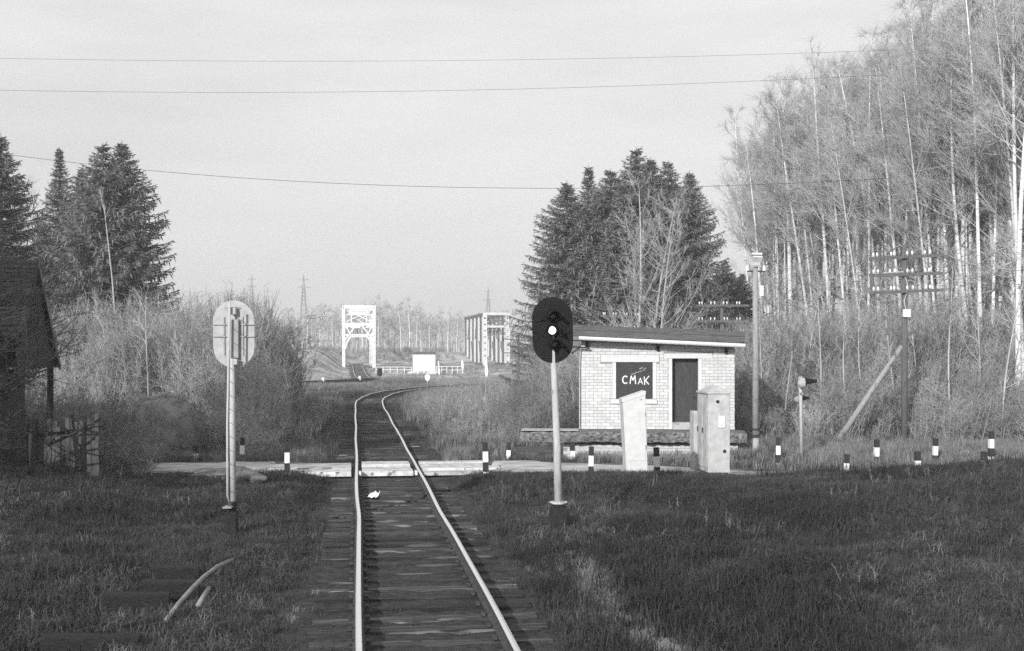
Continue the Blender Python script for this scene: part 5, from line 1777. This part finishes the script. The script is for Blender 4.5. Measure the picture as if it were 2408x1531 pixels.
for i, (px, D, back) in enumerate(wood):
    X = (px - CX) / F * D
    ytop = np.interp(px, [1740, 1770, 1850, 1900, 2000, 2080, 2200, 2400], [330, 265, 175, 140, 85, 40, -40, -190])
    Hm = EYE + (HY - ytop) / F * np.interp(px, fx, fd) 
    H = Hm * rg.uniform(.86, 1.04)
    if i % 11 == 5: H *= .72
    spots_ = [(1800, 'at the open end of the wood above the lamp pole'), (1850, 'just past the lamp pole'), (1900, 'above the crossing light'), (1950, 'just past the crossing light'), (2000, 'short of the telegraph pole crossarms'), (2060, 'behind the lower half of the slanting brace'),
              (2105, 'behind the crossarms on the brace side'), (2150, 'right behind the telegraph pole'), (2215, 'behind the crossarm ends beyond the pole'), (2280, 'just past the telegraph pole crossarms'), (2318, 'short of the tallest marker post'), (2345, 'above the tallest bright marker post'), (2375, 'just past the tallest marker post'), (2402, 'near the picture edge beyond the marker posts'), (9999, 'cut by the picture edge')]
    wd_ = rg.uniform(.8, 1.25); ln_ = rg.normal(-.05, .045)
    lab = ('stout' if wd_ > 1.03 else 'slender') + (' leaning' if ln_ < -.06 else ' upright') + (' front-row birch ' if not back else ' inner birch ') + next(t_ for p_, t_ in spots_ if px < p_)
    plant('birch_tree', BI[int(rg.integers(0, 7))], (X, D, gz(X, D) - .1), H, 20, rg.uniform(0, 6.28), lab, 'birch', 'front row of the birch wood' if not back else 'inner trees of the birch wood',
          lean=(rg.normal(0, .025), ln_), wide=wd_)
# slanting limbs / leaning trees at the wood edge
for (px, D, yt, ln, lab) in ((2420, 50, -60, -.30, 'leaning bare tree at the picture edge, slanting over the telegraph pole'), (2050, 68, 300, -.38, 'strongly leaning bare tree slanting out of the wood above the telegraph pole'), (2210, 57, 160, -.34, 'leaning bare tree behind the telegraph pole crossarms')):
    X = (px - CX) / F * D; z0 = gz(X, D); H = (EYE + (HY - yt) / F * D - z0) * 1.05
    plant('birch_tree', BI[2], (X, D, z0), H, 20, 1.0, lab, 'birch', 'leaning trees of the birch wood', lean=(0, ln), wide=.62)

# young slim trees in the brush
BS = [bare_tree(600 + i, 7, .03, .35, 16, .16, 1.25, 5, 5, .4, .005, .5, m_tr=M_twig) for i in range(3)]
ygs = [(1810, 45), (1846, 44), (1893, 46), (1930, 45), (1985, 44), (2035, 46), (2092, 45), (2160, 46), (2230, 44), (2290, 45), (2350, 43), (270, 45), (300, 47), (325, 46), (352, 44), (470, 46), (505, 45), (560, 48), (600, 50), (430, 44)]
ynear = ['just past the lamp pole', 'between lamp pole and crossing light', 'right behind the crossing light', 'beyond the hood of the crossing light', 'above the foot of the slanting brace', 'behind the middle of the slanting brace', 'just short of the telegraph pole', 'just past the telegraph pole', 'above the banded post past the telegraph pole', 'short of the tallest marker post', 'above the tallest marker post',
         'at the shed side of the thicket', 'second from the shed in the thicket', 'third from the shed in the thicket', 'fourth from the shed in the thicket', 'behind the earth mound, nearest the ladder mast', 'just short of the ladder mast shield', 'behind the ladder mast shield', 'beyond the ladder mast shield', 'behind the crown of the earth mound']
ylab = {p_: 'slim pale sapling ' + t_ for (p_, d_), t_ in zip(ygs, ynear)}
for i, (px, D) in enumerate(ygs):
    X = (px - CX) / F * D; z0 = gz(X, D)
    right = px > 1000
    plant('young_tree', BS[i % 3], (X, D, z0), rg.uniform(4.2, 6.5) if right else rg.uniform(3.6, 5.2), 7, rg.uniform(0, 6.28),
          ylab[px], 'sapling', 'saplings in the brush by the wood' if right else 'saplings in the thicket by the spruces', lean=(rg.normal(0, .04), rg.normal(-.04, .06)))

# tall thin pale stem in front of the twin spruce
X = (268 - CX) / F * 60; z0 = gz(X, 60)
plant('bare_tree', bare_tree(640, 9, .045, .8, 8, .05, 1.3, 4, 4, .3, .006, .25, m_tr=M_twig), (X, 60, z0), EYE + (HY - 480) / F * 60 - z0, 9, 0, 'thin pale leafless stem standing in front of the close spruce pair', 'tree', None)

# dark bare trees by the shed
BD = [bare_tree(700 + i, 8, .08, .22, 46, .42, .4, 9, 9, .5, .006, .6, m_tr=M_twig_d, m_cr=M_twig_d) for i in range(2)]
plant('bare_tree', BD[0], on(-150, 23.5), 6.2, 8, .4, 'dark bare tree spreading its branches across the shed roof', 'tree', 'dark bare trees by the shed', lean=(0, .18))
plant('bare_tree', BD[1], on(-40, 24.5), 5.6, 8, 2.2, 'second dark bare tree, its lower branches crossing the shed gable', 'tree', 'dark bare trees by the shed', lean=(0, .10))

# spruces outside the picture that keep the shed in shade
for (x, y, h, k) in ((-17.2, 16.5, 13, 0), (-18.8, 20.5, 14, 2)):
    plant('spruce_tree', SP[k], (x, y, gz(x, y)), h, 14, x, 'tall dark spruce standing on the camera side of the shed', 'spruce', 'spruces on the near side of the shed')

# far wood beyond the river: front trunks are things, the rest one mass
BF = [bare_tree(800 + i, 15, .17, .33, 20, .24, 1.0, 6, 7, 1.0, .02, .8) for i in range(4)]
fpx = [645, 668, 700, 722, 735, 752, 782, 791, 800, 852, 862, 872, 890, 905, 925, 944, 962, 980, 990, 1010, 1030, 1052, 1075, 1210, 1232]
for i, px in enumerate(fpx):
    D = 262 + rg.uniform(-4, 10); X = (px - CX) / F * D
    yt = np.interp(px, [640, 760, 930, 1000, 1060, 1240], [735, 712, 700, 715, 725, 760]) + rg.uniform(-6, 22)
    z0 = gz(X, D)
    plant('birch_tree', BF[i % 4], (X, D, z0), EYE + (HY - yt) / F * D - z0, 15, rg.uniform(0, 6.28), 'far white-stemmed birch ' + ('between the thicket and the white bridge' if px < 735 else 'close beside the white bridge' if px < 803 else 'seen through the white bridge portal' if px < 884 else 'between the white bridge and the white hut' if px < 964 else 'behind the white hut' if px < 1032 else 'between the white hut and the grey bridge' if px < 1100 else 'beyond the grey bridge'), 'birch', 'far birches beyond the bridges', lean=(0, rg.normal(0, .03)))
# the mass behind
me_far = []
for k in range(3):
    tm, cm = BF[k]
    vt = np.array([v.co[:] for v in cm.vertices]); ft = np.empty(len(cm.polygons) * 3, np.int32); cm.loops.foreach_get('vertex_index', ft)
    vt2 = np.array([v.co[:] for v in tm.vertices]); f2 = []
    for pl in tm.polygons:
        q = list(pl.vertices); f2.append(q[:3]); 
        if len(q) == 4: f2.append([q[0], q[2], q[3]])
    V, Fc = merge([(vt, ft.reshape(-1, 3)), (vt2, np.array(f2))])
    me_far.append(np_mesh('far_tree', V, Fc, M_twig))
C_far = proto_collection('far_tree', me_far)
C_fars = proto_collection('far_spruce', [SP[1][1], SP[3][1]])
X, D, px, rg2 = sample(330, 560, 1320, 268, 345, 44)
yt = np.interp(px, [560, 640, 760, 930, 1000, 1060, 1150, 1240, 1320], [735, 730, 712, 703, 715, 728, 748, 752, 745]) + rg2.uniform(-5, 30, len(px))
h = (EYE + (HY - yt) / F * D - ground_h(X, D)) / 15
h = h * rg2.uniform(.55, 1.05, len(h)); wv_ = rg2.uniform(.8, 1.9, len(h))
scatter('far_wood', np.stack([X, D, ground_h(X, D)], 1), np.stack([h * wv_, h * wv_, h], 1), C_far, 'grey leafless wood closing the view beyond the bridges', 'wood', tilt=.06, seed=45)
thicket('far_brush', 420, 560, 1320, 244, 266, [560, 1320], [806, 812], (244, 262, .5), C_sh, 290, 'grey scrub along the foot of the far wood', lo=.5, cond=lambda X, D, px: ~((px > 1070) & (px < 1205)))
X, D, px, rg2 = sample(170, 930, 1420, 940, 1020, 46)
zr = 3.0 + rid(X) * ss(700, 960, D)
scatter('ridge_wood', np.stack([X, D, zr - 1], 1), rg2.uniform(.35, .6, len(X)), C_fars, 'thin dark line of trees along the far ridge', 'wood', tilt=.03, seed=47)

# ------------------------------------------------------------------ thin autumn haze
hz = MB(); hz.box((0, 2100, 28), (5400, 5400, 66)); ho = link('haze', hz.mesh('haze', []))
mh = bpy.data.materials.new('haze_air'); mh.use_nodes = True
hn = mh.node_tree.nodes; hn.remove(hn['Principled BSDF'])
pv = hn.new('ShaderNodeVolumePrincipled'); pv.inputs['Density'].default_value = 0.0009; pv.inputs['Color'].default_value = (.95, .95, .95, 1)
mh.node_tree.links.new(pv.outputs[0], hn['Material Output'].inputs['Volume'])
ho.data.materials.append(mh)
tag(ho, kind='stuff')
